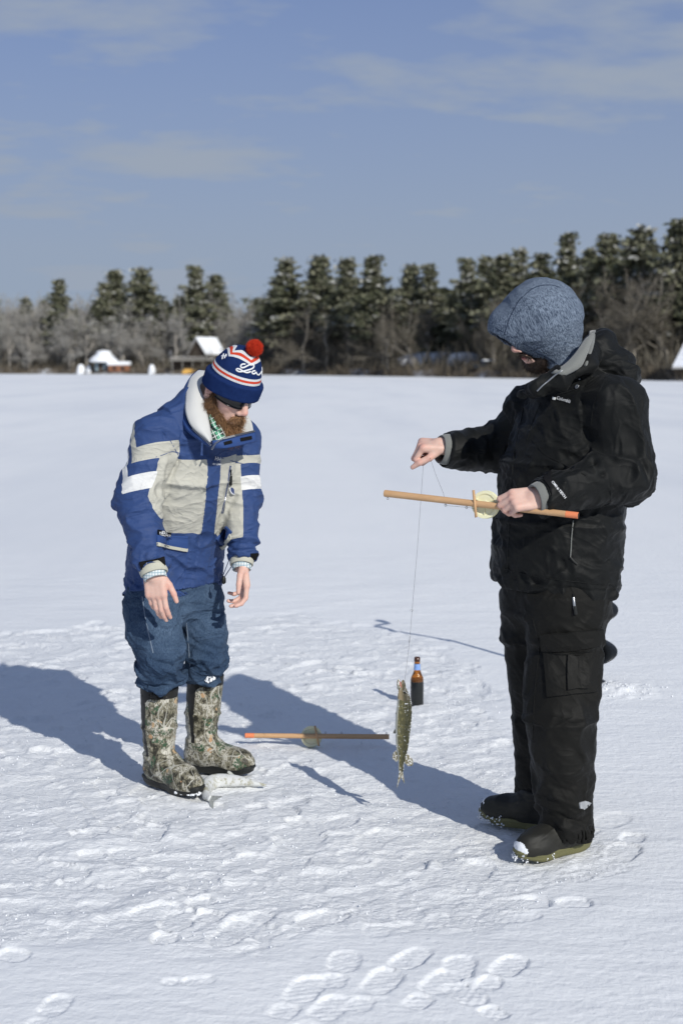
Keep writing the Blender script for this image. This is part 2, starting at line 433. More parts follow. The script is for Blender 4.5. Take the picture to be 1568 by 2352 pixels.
# ------------------------------------------------------------------ snow covered lake
RS = np.random.RandomState(3)
POLY = np.array([G(1425, 2020)[:2], G(1100, 2150)[:2], G(820, 2140)[:2], G(560, 2215)[:2], G(250, 2150)[:2], G(0, 2190)[:2], (-3.4, 3.7), (-3.4, 7.4), (-1.9, 8.3), (-.3, 8.9), (.35, 8.2), (.75, 7.2), (.72, 5.9), (.62, 4.95), (1.02, 4.55)])
def poly_sd(x, y, poly):
    d = np.full(len(x), 1e9); ins = np.zeros(len(x), bool); n = len(poly)
    for i in range(n):
        a, b = poly[i], poly[(i + 1) % n]; e = b - a; wx, wy = x - a[0], y - a[1]; t = np.clip((wx * e[0] + wy * e[1]) / (e @ e), 0, 1)
        d = np.minimum(d, np.hypot(wx - t * e[0], wy - t * e[1]))
        c = ((a[1] > y) != (b[1] > y)) & (x < (b[0] - a[0]) * (y - a[1]) / (b[1] - a[1] + 1e-12) + a[0]); ins ^= c
    return np.where(ins, d, -d)
# boot prints: photo point of the centre, heading (world angle), length
prints = [(780, 2225, 80, .27), (920, 2215, 55, .27), (735, 2330, 62, .27), (1050, 2240, 85, .27), (1150, 2235, 60, .26), (682, 2290, 70, .28), (855, 2275, 66, .28), (994, 2272, 60, .29), (1090, 2300, 120, .26), (432, 2254, 12, .15), (112, 2325, 80, .22), (1058, 2098, 70, .24), (1372, 2002, 35, .28)]
stamps = [(G(u, v)[0], G(u, v)[1], rad(a), L * .86, .0036) for u, v, a, L in prints]
k = 0
while k < 420:
    x, y = RS.uniform(-2.4, 1.3), RS.uniform(3.4, 8.6)
    if poly_sd(np.array([x]), np.array([y]), POLY)[0] > -.05 + RS.rand() * .12:
        stamps.append((x, y, rad(RS.choice([15, 200, 100, -40]) + RS.normal() * 35), RS.uniform(.24, .30), RS.uniform(.003, .009))); k += 1
def ground(x, y):
    z = .012 * pn(p2(x / 1.7, y / 1.3), 2) * sstep(1e9, 1, np.abs(x)) + .004 * pn(p2(x / .45 + y * .3, y / .3), 3)
    sd = poly_sd(x, y, POLY) + .22 * pn(p2(x * 1.6, y * 1.6), 5) + .08 * pn(p2(x * 6, y * 6), 6)
    tr = sstep(-.06, .10, sd)
    wx, wy = x + .03 * pn(p2(x * 7, y * 7), 8), y + .03 * pn(p2(x * 7, y * 7), 9)
    c, s = math.cos(.35), math.sin(.35); rx, ry = wx * c + wy * s, -wx * s + wy * c
    b1 = sstep(-.16, .16, pn(p2(rx * 2.2 + .05 * pn(p2(x * 30, y * 30), 40), ry * 4.2), 10)); b2 = sstep(-.14, .18, pn(p2(rx * 6 + .22 * pn(p2(x * 25, y * 25), 41), ry * 10), 11)); b3 = pn(p2(rx * 20, ry * 34), 12); b4 = pn(p2(rx * 48, ry * 62), 13)
    lump = np.clip(pn(p2(wx * 11, wy * 14), 14) - .12, 0, 1)
    z = z + tr * (-.011 + .0080 * b1 + .0064 * b2 + .0054 * b3 + .0034 * b4 + .013 * lump)
    # wind drift ridges in the untouched snow
    dr = np.clip(1 - 3.2 * np.abs(pn(p2(x * .9 + y * .55, y * 2.3 - x * .6), 15)), 0, 1)
    z = z + (1 - tr) * (.0032 * dr + .0016 * pn(p2(x * 5, y * 11), 16) + .0009 * pn(p2(x * 16, y * 30), 17)) * sstep(24, 8, y)
    md = np.hypot((x - 1.31) * .8, y - 6.74); z = z + np.clip(.022 * np.exp(-(md / .13) ** 2) * (1 + 1.2 * pn(p2(x * 16, y * 16), 61)), 0, 1) + .010 * np.exp(-(md / .20) ** 4) * pn(p2(x * 40, y * 40), 62)
    for (cx, cy, a, L, dp) in stamps:
        m = (np.abs(x - cx) < .22) & (np.abs(y - cy) < .22)
        if not m.any(): continue
        X, Y = x[m] - cx, y[m] - cy; l = X * math.cos(a) + Y * math.sin(a); w = -X * math.sin(a) + Y * math.cos(a)
        k_ = L / .29; e1 = (np.abs(l - .058 * k_) / (.088 * k_)) ** 3 + (np.abs(w + .004) / (.050 * k_ * (1 - 1.2 * np.clip(l - .09, 0, 1)))) ** 3; e2 = (np.abs(l + .098 * k_) / (.046 * k_)) ** 3 + (np.abs(w) / (.038 * k_)) ** 3; e = np.minimum(e1, e2)
        e = e + .45 * pn(p2(x[m] * 22, y[m] * 22), 19) + .5 * pn(p2(x[m] * 9, y[m] * 9), 29)
        inn = sstep(1.25, 1.0, e); rim = np.exp(-((e - 1.5) / .35) ** 2)
        tread = np.clip(np.sin(l * 2 * math.pi / .026 + 1.5 * pn(p2(x[m] * 14, y[m] * 14), 24)) * np.sin(w * 2 * math.pi / .034 + 1.5 * pn(p2(x[m] * 14, y[m] * 14), 25)) * 1.3 + 2.2 * pn(p2(x[m] * 34, y[m] * 34), 26), -.8, .8) * (.0018 if dp == .0036 else .0012)
        zz = z[m]; base = zz * (1 - .65 * inn)
        z[m] = base - dp * inn * (1 + .9 * pn(p2(x[m] * 8, y[m] * 8), 27)) + tread * inn + rim * .0016 * (pn(p2(x[m] * 15, y[m] * 15), 23) * 2.4)
    return z
def ramp_cols():
    t = list(np.linspace(-.335, .335, 600)); st = t[1] - t[0]; r = []
    while (t[-1] if not r else r[-1]) < 4: st *= 1.13; r.append((t[-1] if not r else r[-1]) + st)
    return np.array([-q for q in r[::-1]] + t + r)
ys = [2.55]
while ys[-1] < 10: ys.append(ys[-1] + .0080 * (ys[-1] / 4) ** 1.5)
st = ys[-1] - ys[-2]
while ys[-1] < 9000: st *= 1.055; ys.append(ys[-1] + st)
pre = [-1.2, -.4, .4, 1.0, 1.5, 1.9, 2.2, 2.4]
ys = np.array(pre + ys); tau = ramp_cols()
YY, TT = np.meshgrid(ys, tau, indexing='ij'); XX = (TT * (YY + 1.6)); x, y = XX.ravel(), YY.ravel()
z = np.zeros(len(x)); mk = (y < 60); z[mk] = ground(x[mk].copy(), y[mk].copy()); trf = np.zeros(len(x)); trf[mk] = sstep(-.06, .10, poly_sd(x[mk], y[mk], POLY) + .22 * pn(p2(x[mk] * 1.6, y[mk] * 1.6), 5) + .08 * pn(p2(x[mk] * 6, y[mk] * 6), 6))
# snow packed level where boots stand
def ground_at(px_, py_): return float(ground(np.array([px_]), np.array([py_]))[0])
nr, ncol = YY.shape; I = np.arange(nr * ncol).reshape(nr, ncol)
F = np.stack([I[:-1, :-1], I[:-1, 1:], I[1:, 1:], I[1:, :-1]], -1).reshape(-1, 4)
msnow = mat('snow', (.80, .82, .845), .62, .35); t = NT(msnow); oc = t.obj()
g1 = t.noise(oc, 260, 3, .7); g2 = t.noise(oc, 34, 5, .62); g3 = t.noise(t.map(oc, (1, 2.4, 1), (0, 0, .3)), 5, 5, .6)
trm = t.attr('trampled'); vo = t.noise(t.map(oc, (1, 1.5, 1), (0, 0, .4)), 75, 4, .7, .6); vo2 = t.voro(t.map(oc, (1, 1.4, 1)), 46, 'F1')
h = t.math('ADD', t.math('MULTIPLY', g1, .10), t.math('ADD', t.math('MULTIPLY', g2, .55), t.math('MULTIPLY', g3, .9))); h = t.math('ADD', h, t.math('MULTIPLY', trm, t.math('ADD', t.math('MULTIPLY', vo, .75), t.math('MULTIPLY', vo2, -.28))))
t.normal(t.bump(h, .55, .016))
fr0 = t.noise(t.map(oc, (.22, .035, 1), (0, 0, .12)), 1.0, 5, .62); cv = t.mix(t.noise(oc, .5, 4, .6), (.775, .79, .80), (.83, .84, .845)); cv = t.mix(t.rng(fr0, .42, .68), cv, (.72, .74, .765)); t.color(cv)
t.rough(t.rng(t.noise(oc, 900, 1, .5), .55, .75, .75, .3))
t.b.inputs['Subsurface Weight'].default_value = 0
ice = mesh_obj('snow_ground', np.stack([x, y, z], 1), F, msnow, fields={'trampled': trf}); tag(ice, 'snow covered frozen lake, trampled around the two men', kind='structure')
log('ground %d' % len(F))

# ------------------------------------------------------------------ far shore
SH = np.array([(-900, 520), (-200, 345), (0, 330), (620, 285), (950, 228), (1130, 203), (1568, 158), (1900, 132), (2600, 100)], float)
def shore_r(u): return np.interp(u, SH[:, 0], SH[:, 1])
def shore_pt(u, back=0., z=0.):
    Y = shore_r(u) + back; return np.array([(u - 784) / FPX * Y, Y, z])
def land_z(u, back):
    right = sstep(500, 1500, u)
    return 1.1 * sstep(0, 5, back) + (2.0 + 5.5 * right) * sstep(4, 90, back) + 30 * sstep(120, 700, back) * (.75 + .25 * np.sin(u / 210.)) + 5 * right * sstep(60, 180, back)
us = np.linspace(-900, 2600, 260); bk = np.concatenate([[-1.5, 0], np.geomspace(1, 900, 60)])
UU, BB = np.meshgrid(us, bk, indexing='ij'); u_, b_ = UU.ravel(), BB.ravel(); Yb = shore_r(u_) + b_ + 1.6 * np.sin(u_ / 23.) * (b_ < 40)
zb = land_z(u_, b_) + np.where(b_ > 0, .5 * pn(p2(u_ / 14., b_ / 6.), 31), -.4); zb[b_ < 0] = -.5
V = np.stack([(u_ - 784) / FPX * Yb, Yb, zb], 1); n0, n1_ = UU.shape; I = np.arange(n0 * n1_).reshape(n0, n1_)
F = np.stack([I[:-1, :-1], I[1:, :-1], I[1:, 1:], I[:-1, 1:]], -1).reshape(-1, 4)
mland = mat('snowy_forest_floor', (.5, .5, .5), .9, .1); t = NT(mland); oc = t.obj()
t.color(t.mix(t.rng(t.noise(oc, .35, 6, .7), .48, .62), (.20, .18, .16), (.62, .64, .67))); t.normal(t.bump(t.noise(oc, .8, 5), .6, .5))
tag(mesh_obj('shore_terrain', V, F, mland), 'snow patched land rising behind the far shore', kind='structure')

mneedle = mat('pine_needles_dark', (.05, .055, .032), .8, .2); t = NT(mneedle); t.color(t.mix(t.noise(t.obj(), .9, 3), (.052, .058, .036), (.115, .120, .074)))
mneedle2 = mat('pine_needles_light', (.10, .10, .06), .8, .2); t = NT(mneedle2); t.color(t.mix(t.noise(t.obj(), .9, 3), (.13, .132, .085), (.24, .235, .165)))
mtsnow = mat('snow_on_boughs', (.40, .40, .37), .9, .05)
mbark = mat('pine_bark', (.10, .085, .07), .9, .1); t = NT(mbark); t.color(t.mix(t.noise(t.map(t.obj(), (3, 3, .6)), 2, 4), (.045, .038, .03), (.17, .15, .12)))
mgrey = mat('bare_wood', (.16, .145, .13), .9, .1); t = NT(mgrey); t.color(t.mix(t.noise(t.obj(), .5, 4), (.20, .18, .155), (.46, .43, .385)))
mtwig = mat('frosted_twigs', (.20, .19, .18), .9, .1); t = NT(mtwig); t.color(t.mix(t.noise(t.obj(), .35, 4), (.20, .19, .17), (.46, .45, .42)))
def blades(r, c, n, size, flat=.5):
    """small pointed leaf faces around points c"""
    m = len(c) * n; C = np.repeat(c, n, 0) + r.normal(size=(m, 3)) * size * np.array([.85, .85, .28]); d = r.normal(size=(m, 3)); d[:, 2] = d[:, 2] * flat + .35; d /= np.linalg.norm(d, axis=1)[:, None]
    s = np.cross(d, r.normal(size=(m, 3))); s /= np.linalg.norm(s, axis=1)[:, None]; L = size * (.6 + .9 * r.rand(m))[:, None]; w = L * .32
    return np.stack([C - d * L * .5, C + s * w, C + d * L * .6, C - s * w], 1).reshape(-1, 3), np.arange(m * 4).reshape(m, 4)
def pine_parts(seed, wid=.40, low_=.34):
    r = np.random.RandomState(seed); Hh = 18.; mb = MB(); k = 9
    tp = [np.array([.25 * math.sin(i * 1.3 + seed), .25 * math.cos(i + seed), Hh * i / k]) for i in range(k + 1)]
    mb.tube(tp, [.34 * (1 - .93 * i / k) for i in range(k + 1)], 7)
    cl = []; kinds = []
    nw = 17
    for wv_ in range(nw):
        f = wv_ / (nw - 1) * .97; zz_ = Hh * (low_ + (1 - low_) * f); prof = (1 - f) ** .80 * (.55 + .45 * min(1, f * 4.5 + .25)); nbw = 6 if f < .7 else 4; wob = r.uniform(.75, 1.2)
        for q_ in range(nbw):
            if r.rand() < .10: continue
            L = max(.35, Hh * wid * .58 * prof * wob * r.uniform(.6, 1.2)); a = q_ * 6.283 / nbw + wv_ * 1.1 + r.normal() * .3; up = -.02 + .30 * f + r.normal() * .05
            p0 = np.array([0, 0, zz_ + r.normal() * .12]); e = np.array([math.cos(a), math.sin(a), up]) * L
            mb.tube([p0, p0 + e * .55, p0 + e + np.array([0, 0, .06 * L])], [.07, .045, .015], 3, cap=False)
            m = max(3, int(L * 2.8)); kd = r.rand()
            for j in range(m):
                q = (j + .8) / m; sp = .26 * L * q
                if q > .25: cl.append(p0 + e * q + np.array([r.normal() * sp * .8, r.normal() * sp * .8, .10 * L * q * q + r.normal() * .06])); kinds.append(.6 * kd + .4 * r.rand())
    cl.append(np.array([0, 0, Hh])); cl.append(np.array([0, 0, Hh - .6])); kinds += [.1, .4]
    cl = np.array(cl); kinds = np.array(kinds); n = 17; V, F = blades(r, cl, n, .62, .3)
    mi = np.repeat(np.where(kinds < .55, 0, 1), n); q = r.rand(len(F)); cz = V.reshape(-1, 4, 3)[:, :, 2].mean(1); sn = np.repeat(r.rand(len(cl)) < .18, n); up_ = cz > np.repeat(cl[:, 2], n) - .05
    mi = np.where(sn & up_ & (q < .75), 2, np.where(q < .18, 1 - np.minimum(mi, 1), mi))
    return mb, V, F, mi
def snow_pads(r, cl, n): pass
PINES = []
for i, (w_, lo_) in enumerate([(.44, .30), (.36, .42), (.52, .22), (.32, .50), (.46, .36), (.40, .16)]):
    mb, V, F, mi = pine_parts(40 + i, w_, lo_)
    tr = mb.build('trunk', mbark, None, True); cr = mesh_obj('crown', V, F, None, None, False, mats=[mneedle, mneedle2, mtsnow], mi=mi); PINES.append((tr, cr))
def bare_parts(seed, spread=.9, Hh=12.):
    r = np.random.RandomState(seed); mb = MB(); tips = []
    def grow(p, d, L, rad_, lev):
        q1 = p + d * L * .5 + r.normal(size=3) * L * .04; q2 = p + d * L + r.normal(size=3) * L * .07
        mb.tube([p, q1, q2], [rad_, rad_ * .8, rad_ * .6], 4 if lev < 2 else 3, cap=False)
        if lev >= 4: tips.append(q2); tips.append(q1); return
        nk = [5, 4, 4, 3][lev]
        for j in range(nk):
            tt = 1. if j == 0 else r.uniform(.3, .95); st_ = p + (q2 - p) * tt
            dv = nrm(d + r.normal(size=3) * (.18 if j == 0 else .55 * spread) + np.array([0, 0, .12])); grow(st_, dv, L * (.72 if j == 0 else r.uniform(.42, .66)), rad_ * (.6 if j == 0 else .42), lev + 1)
    grow(np.zeros(3), np.array([r.normal() * .05, r.normal() * .05, 1.]), Hh * .36, .21, 0)
    tips = np.array(tips); m = len(tips) * 5; C = np.repeat(tips, 5, 0); d = r.normal(size=(m, 3)); d[:, 2] = np.abs(d[:, 2]) * .8 + .2; d /= np.linalg.norm(d, axis=1)[:, None]
    s = np.cross(d, r.normal(size=(m, 3))); s /= np.linalg.norm(s, axis=1)[:, None]; L = (.35 + .7 * r.rand(m))[:, None]
    V = np.stack([C - s * .018, C + s * .018, C + d * L], 1).reshape(-1, 3); return mb, V, np.arange(m * 3).reshape(m, 3)
BARES = []
for i, sp in enumerate([.8, 1.1, .7, 1.25, .95]):
    mb, V, F = bare_parts(70 + i, sp)
    BARES.append((mb.build('trunk', mgrey, None, True), mesh_obj('crown', V, F, mtwig, None, False)))
BARES_R = []
mgrey2 = mat('brown_bare_wood', (.2, .18, .15), .9, .1); t = NT(mgrey2); t.color(t.mix(t.noise(t.obj(), .5, 4), (.13, .115, .095), (.36, .33, .28)))
mtwig2 = mat('brown_twigs', (.12, .11, .09), .9, .1); t = NT(mtwig2); t.color(t.mix(t.noise(t.obj(), .35, 4), (.075, .068, .052), (.20, .18, .145)))
for tr_, cr_ in BARES:
    a_, b_ = tr_.copy(), cr_.copy(); a_.data = tr_.data.copy(); b_.data = cr_.data.copy(); a_.data.materials[0] = mgrey2; b_.data.materials[0] = mtwig2; COL.objects.link(a_); COL.objects.link(b_); BARES_R.append((a_, b_))
used = set()
def tree(src, name, loc, hscale, wscale, rz, label, cat, group):
    e = empty(name, loc, label, cat, group); e.rotation_euler = (.03 * math.sin(rz * 7), .03 * math.cos(rz * 5), rz); e.scale = (wscale, wscale, hscale)
    for s in src:
        if s.name not in used: c = s; used.add(s.name)
        else: c = s.copy(); COL.objects.link(c)
        c.parent = e
    return e
# pines whose tops make the skyline: photo column, row of the top, metres behind the shore, variant
named = [(147, 645, 18, 0, 'leftmost dark pine of the skyline, standing alone in grey woods'), (250, 652, 16, 4, 'shorter olive pine in front of the pair of tall pines on the left'), (278, 624, 34, 1, 'slim pine behind the left pair'), (326, 617, 22, 2, 'broad tall pine of the left group above the small snow roofed hut'),
         (444, 614, 24, 0, 'dark pine rising straight above the cabin with the snowy gable'), (503, 634, 50, 3, 'paler pine just right of the pine above the cabin'), (655, 596, 15, 2, 'wide spreading pine on the shore between the two men'), (738, 593, 26, 1, 'narrow dark pine with a leaning top left of a dense pair'),
         (792, 597, 18, 4, 'thick pine in the middle of the shore, left of a snow dusted pine'), (862, 592, 14, 0, 'snow dusted pine in the centre right of the shore'), (947, 612, 22, 1, 'medium pine left of a shorter twin, right of the snow dusted pine'), (989, 608, 24, 5, 'shorter twin pine above the snowy clearing'),
         (1069, 597, 22, 0, 'pine left of the hooded man, first of a tight row'), (1109, 593, 30, 1, 'pine with a spiky top, second of the tight row left of the hooded man'), (1143, 590, 22, 4, 'pine close to the hood of the man in black'), (1184, 574, 36, 2, 'pine rising directly above the blue hood'),
         (1237, 585, 30, 5, 'round topped pine behind the blue hood'), (1303, 541, 26, 0, 'tall pine just right of the blue hood'), (1340, 575, 44, 1, 'lower pine tucked between two tall ones right of the hood'), (1380, 543, 24, 4, 'tall bushy pine above the shoulder of the man in black'),
         (1428, 556, 34, 3, 'slender pine between bushy ones on the right'), (1468, 525, 24, 2, 'tallest wide pine on the right with snow on its boughs'), (1532, 527, 30, 0, 'tall pine near the right edge of the picture'), (1566, 506, 24, 5, 'tallest pine, cut by the right edge of the picture')]
RT = np.random.RandomState(5)
for u, vt, back, k, lab in named:
    p = shore_pt(u, back); p[2] = float(land_z(np.array([u]), np.array([back]))[0]) - .2
    Hh = (843 - vt) / FPX * p[1] + CAM_H - p[2]; s = Hh / 18.3
    tree(PINES[k], 'pine_tree', p, s, s * RT.uniform(.85, 1.2), RT.uniform(0, 6.28), lab, 'pine tree', 'pines along the far shore')
def filler(n, u0, u1, b0, b1, vt0, vt1, kind, lab, grp):
    for i in range(n):
        u = RT.uniform(u0, u1); back = RT.uniform(b0, b1); p = shore_pt(u, back); p[2] = float(land_z(np.array([u]), np.array([back]))[0]) - .2
        if back < 34 and (425 < u < 525 or 985 < u < 1085 or u > 1538) and not (vt1 == 50 and back > 24): continue
        vt = RT.uniform(vt0, vt1) if not callable(vt0) else vt0(u) + RT.uniform(0, vt1) ** 1.0
        base_v = 843 + (CAM_H - p[2]) / p[1] * FPX; Hh = max(3., (base_v - vt) / FPX * p[1])
        if kind == 'pine': s = Hh / 18.3; tree(PINES[RT.randint(6)], 'pine_tree', p, s, s * RT.uniform(.75, 1.25), RT.uniform(0, 6.28), lab, 'pine tree', grp)
        else: s = Hh / 12.5; tree((BARES_R if grp.endswith('right shore') else BARES)[RT.randint(5)], 'bare_tree', p, s, s * RT.uniform(1.0, 1.5), RT.uniform(0, 6.28), lab, 'bare tree', grp)
sky_v = lambda u: np.interp(u, [-400, 560, 640, 900, 1100, 1300, 1568, 2000], [690, 672, 630, 625, 610, 575, 545, 500])
filler(75, 575, 1900, 20, 75, lambda u: sky_v(u) + 30, 50, 'pine', 'dark pine in the crowded wood on the right, behind the front row', 'pines filling the wood on the right')
filler(14, -350, 600, 40, 90, lambda u: 668 + 0 * u, 25, 'pine', 'distant dark pine among the grey bare woods on the left', 'pines filling the wood on the left')
filler(105, -350, 640, 3, 40, lambda u: 676 + 0 * u, 75, 'bare', 'grey bare tree in the frosted woods on the left shore', 'bare trees on the left shore')
filler(60, -350, 640, 40, 110, lambda u: 655 + 0 * u, 30, 'bare', 'grey bare tree in the rows far behind the left shore', 'bare trees behind the left shore')
filler(110, 600, 1950, 2, 30, lambda u: sky_v(u) + 45, 110, 'bare', 'brown bare tree standing before the pines on the right shore', 'bare trees on the right shore')
# low brush along the water line and the distant wooded hill: masses
def brush(name, us_, b0, b1, h0, h1, n, m, seed, lab, w=.05):
    r = np.random.RandomState(seed); u = r.uniform(us_[0], us_[1], n); b = r.uniform(b0, b1, n); Y = shore_r(u) + b; P = np.stack([(u - 784) / FPX * Y, Y, land_z(u, np.maximum(b, 0)) - .1], 1)
    clump = .35 + .65 * sstep(-.2, .3, pn(p2(u / 9., b / 3.), 51))
    d = r.normal(size=(n, 3)) * .45; d[:, 2] = 1; H_ = (r.uniform(h0, h1, n) * clump)[:, None]; s = r.normal(size=(n, 3)); s[:, 2] *= .2; s /= np.linalg.norm(s, axis=1)[:, None]
    V = np.stack([P - s * w, P + s * w, P + d * H_ + s * w * .3], 1).reshape(-1, 3)
    tag(mesh_obj(name, V, np.arange(n * 3).reshape(n, 3), m, None, False), lab, kind='stuff')
mbrush = mat('dry_brush', (.16, .13, .10), .9, .1); t = NT(mbrush); t.color(t.mix(t.noise(t.obj(), .25, 4), (.06, .052, .04), (.22, .185, .14)))
brush('shore_brush', (-900, 2400), -.3, 4, .5, 2.4, 26000, mbrush, 1, 'brown dry reeds and brush along the far water line', .07)
brush('undergrowth', (-900, 2400), 4, 70, 1.5, 6.0, 42000, mtwig2, 2, 'grey frosted undergrowth between the trees', .10)
def hill_wood(name, y0, ztop, m, seed, lab):
    r = np.random.RandomState(seed); n = 26000; u = r.uniform(-1200, 2800, n); bb = r.rand(n); Y = y0 + bb * 260; top = ztop * (.80 + .12 * np.sin(u / 260. + 1) + .08 * np.sin(u / 90.))
    zb = -2 + (top + 2) * np.sqrt(bb); P = np.stack([(u - 784) / FPX * Y, Y, zb], 1); s = r.normal(size=(n, 3)); s[:, 2] = 0; s /= np.linalg.norm(s, axis=1)[:, None]
    Hh = r.uniform(5, 12, n)[:, None]; w = r.uniform(1.5, 3.5, n)[:, None]
    V = np.stack([P - s * w * .4 - [0, 0, 3], P + s * w * .4 - [0, 0, 3], P + s * w + [0, 0, 1] * Hh * .5, P + [0, 0, 1] * Hh, P - s * w + [0, 0, 1] * Hh * .55], 1).reshape(-1, 3)
    tag(mesh_obj(name, V, np.arange(n * 5).reshape(n, 5), m, None, False), lab, kind='stuff')
def wood_mass(name, us_, b0, b1, n, m, seed, lab):
    r = np.random.RandomState(seed); u = r.uniform(us_[0], us_[1], n); b = r.uniform(b0, b1, n); Y = shore_r(u) + b; z0 = land_z(u, b); top = CAM_H + (843 - (np.interp(u, [-400, 560, 640, 900, 1100, 1300, 1568, 2000], [690, 672, 640, 640, 625, 595, 560, 515]) + 42 + 40 * pn(p2(u / 22., b / 30.), 77))) / FPX * Y
    z_ = z0 + (top - z0) * r.rand(n); P = np.stack([(u - 784) / FPX * Y, Y, z_], 1); d = r.normal(size=(n, 3)); d[:, 2] *= .4; d /= np.linalg.norm(d, axis=1)[:, None]; s = np.cross(d, r.normal(size=(n, 3))); s /= np.linalg.norm(s, axis=1)[:, None]; L = r.uniform(.8, 2.0, n)[:, None]
    V = np.stack([P - d * L * .5, P + s * L * .35, P + d * L * .6, P - s * L * .35], 1).reshape(-1, 3); tag(mesh_obj(name, V, np.arange(n * 4).reshape(n, 4), m, None, False), lab, kind='stuff')
wood_mass('deep_wood', (590, 2100), 45, 95, 30000, mneedle, 6, 'dark depth of the pine wood behind the trees of the right shore')
mhill = mat('far_wood', (.12, .115, .11), .95, .05); t = NT(mhill); t.color(t.mix(t.noise(t.obj(), .03, 6, .7), (.085, .083, .08), (.19, .185, .18)))
hill_wood('distant_wood', 620, 27, mhill, 9, 'grey brown wooded hill far behind the left shore')
log('trees')

# ------------------------------------------------------------------ buildings on the far shore
mroofsnow = mat('roof_snow', (.80, .82, .85), .7, .3); t = NT(mroofsnow); t.normal(t.bump(t.noise(t.obj(), 1.5, 4), .4, .2))
mwood = mat('dark_log_wall', (.07, .055, .045), .85, .2); t = NT(mwood); t.color(t.mix(t.noise(t.map(t.obj(), (1, 1, 6)), 2, 4), (.045, .035, .03), (.11, .085, .065)))
mdeck = mat('weathered_deck', (.22, .21, .19), .85, .2); mtrim = mat('pale_trim', (.45, .44, .42), .8, .2); mdarkglass = mat('dark_window', (.02, .022, .025), .15, .5)
morange = mat('orange_plywood', (.26, .12, .07), .8, .2); myell = mat('yellow_canvas', (.65, .38, .10), .7, .2); mteal = mat('grey_blue_panel', (.25, .32, .36), .8, .2)
def gable(u, back, wpx, name, lab, eave_v, ridge_v, yaw=0., cat='cabin', wallm=mwood, depth=7., snow=.35):
    p = shore_pt(u, back); Y = p[1]; z0 = float(land_z(np.array([u]), np.array([back]))[0]) - .3; e = empty(name, (p[0], Y, z0), lab, cat); e.rotation_euler = (0, 0, yaw)
    zE = CAM_H + (843 - eave_v) / FPX * Y - z0; zR = CAM_H + (843 - ridge_v) / FPX * Y - z0; w = wpx / FPX * Y / 2; zE = max(zE, .3)
    def part(nm, V, F, m, par=e):
        me = bpy.data.meshes.new(nm); me.from_pydata([tuple(map(float, q)) for q in V], [], F); me.materials.append(m); o = bpy.data.objects.new(nm, me); COL.objects.link(o); o.parent = par; return o
    d = depth / 2
    # ridge runs along local x; gable ends at +-w
    wi = w * .9; di = d * .86
    part('wall', [(-wi, -di, 0), (wi, -di, 0), (wi, di, 0), (-wi, di, 0), (-wi, -di, zE), (wi, -di, zE), (wi, di, zE), (-wi, di, zE), (-wi, 0, zR - .25), (wi, 0, zR - .25)],
         [(0, 1, 5, 4), (1, 2, 6, 9, 5), (2, 3, 7, 6), (3, 0, 4, 8, 7), (4, 5, 9, 8), (6, 7, 8, 9)], wallm)
    dz = -.1
    rf = part('roof', [(-w, -d, zE + dz), (w, -d, zE + dz), (w, 0, zR), (-w, 0, zR), (w, d, zE + dz), (-w, d, zE + dz)] + [(-w, -d, zE + dz - .15), (w, -d, zE + dz - .15), (w, 0, zR - .18), (-w, 0, zR - .18), (w, d, zE + dz - .15), (-w, d, zE + dz - .15)],
         [(0, 1, 2, 3), (3, 2, 4, 5), (7, 6, 9, 8), (8, 9, 11, 10), (6, 7, 1, 0), (10, 11, 5, 4), (6, 0, 3, 9), (9, 3, 5, 11), (1, 7, 8, 2), (2, 8, 10, 4)], mtrim)
    g = snow; X = w - .05; Dy = d - .1; ze = zE + dz; P_ = []
    for x_ in (-X, X):
        P_ += [(x_, -Dy, ze + .02), (x_, -Dy, ze + .06 + g * .5), (x_, 0, zR + g), (x_, Dy, ze + .06 + g * .5), (x_, Dy, ze + .02), (x_, 0, zR + .012)]
    part('roof_snow', P_, [(0, 1, 7, 6), (1, 2, 8, 7), (2, 3, 9, 8), (3, 4, 10, 9), (4, 5, 11, 10), (5, 0, 6, 11), (0, 5, 2, 1), (5, 4, 3, 2), (6, 7, 8, 11), (11, 8, 9, 10)], mroofsnow, rf)
    return e, w, d, zE, zR, part
# cabin with a steep snowy roof, seen three-quarter
e, w, d, zE, zR, part = gable(476, 15, 66, 'cabin', 'dark wooden cabin with a steep snow covered roof behind the man in blue', 814, 778, rad(50), depth=6., snow=.3)
for i, (x0, z0_) in enumerate([(-1.6, .9), (1.2, .9)]):
    o = part('window', [(x0, -d * .86 - .04, z0_), (x0 + 1.0, -d * .86 - .04, z0_), (x0 + 1.0, -d * .86 - .04, z0_ + 1.1), (x0, -d * .86 - .04, z0_ + 1.1)], [(0, 1, 2, 3)], mdarkglass)
# low boathouse / deck in front
def boxes(name, u, back, lab, cat, items, yaw=0.):
    p = shore_pt(u, back); z0 = float(land_z(np.array([u]), np.array([max(back, 0)]))[0]) - .1 if back > 0 else 0.
    e = empty(name, (p[0], p[1], z0), lab, cat); e.rotation_euler = (0, 0, yaw)
    for nm, c, s, m in items:
        mb = MB(); mb.box((0, 0, 0), s); me = bpy.data.meshes.new(nm); me.from_pydata(mb.v, [], mb.f); me.materials.append(m); o = bpy.data.objects.new(nm, me); COL.objects.link(o); o.parent = e; o.location = c
        bv = o.modifiers.new('b', 'BEVEL'); bv.width = min(s) * .2; bv.segments = 2
    return e
boxes('boathouse', 446, 4, 'long low dark boathouse with a grey flat roof below the cabin', 'boathouse',
      [('roof', (0, 0, 2.1), (9.6, 4, .35), mdeck), ('wall', (0, 1.2, 1.0), (9.0, .3, 2.0), mwood)] + [('post', (-4.2 + 2.1 * i, -1.7, 1.0), (.2, .2, 1.9), mdeck) for i in range(5)] + [('railing', (0, -1.8, 2.75), (9.2, .08, .12), mtrim), ('railing', (0, -1.8, 2.45), (9.2, .08, .08), mtrim)])
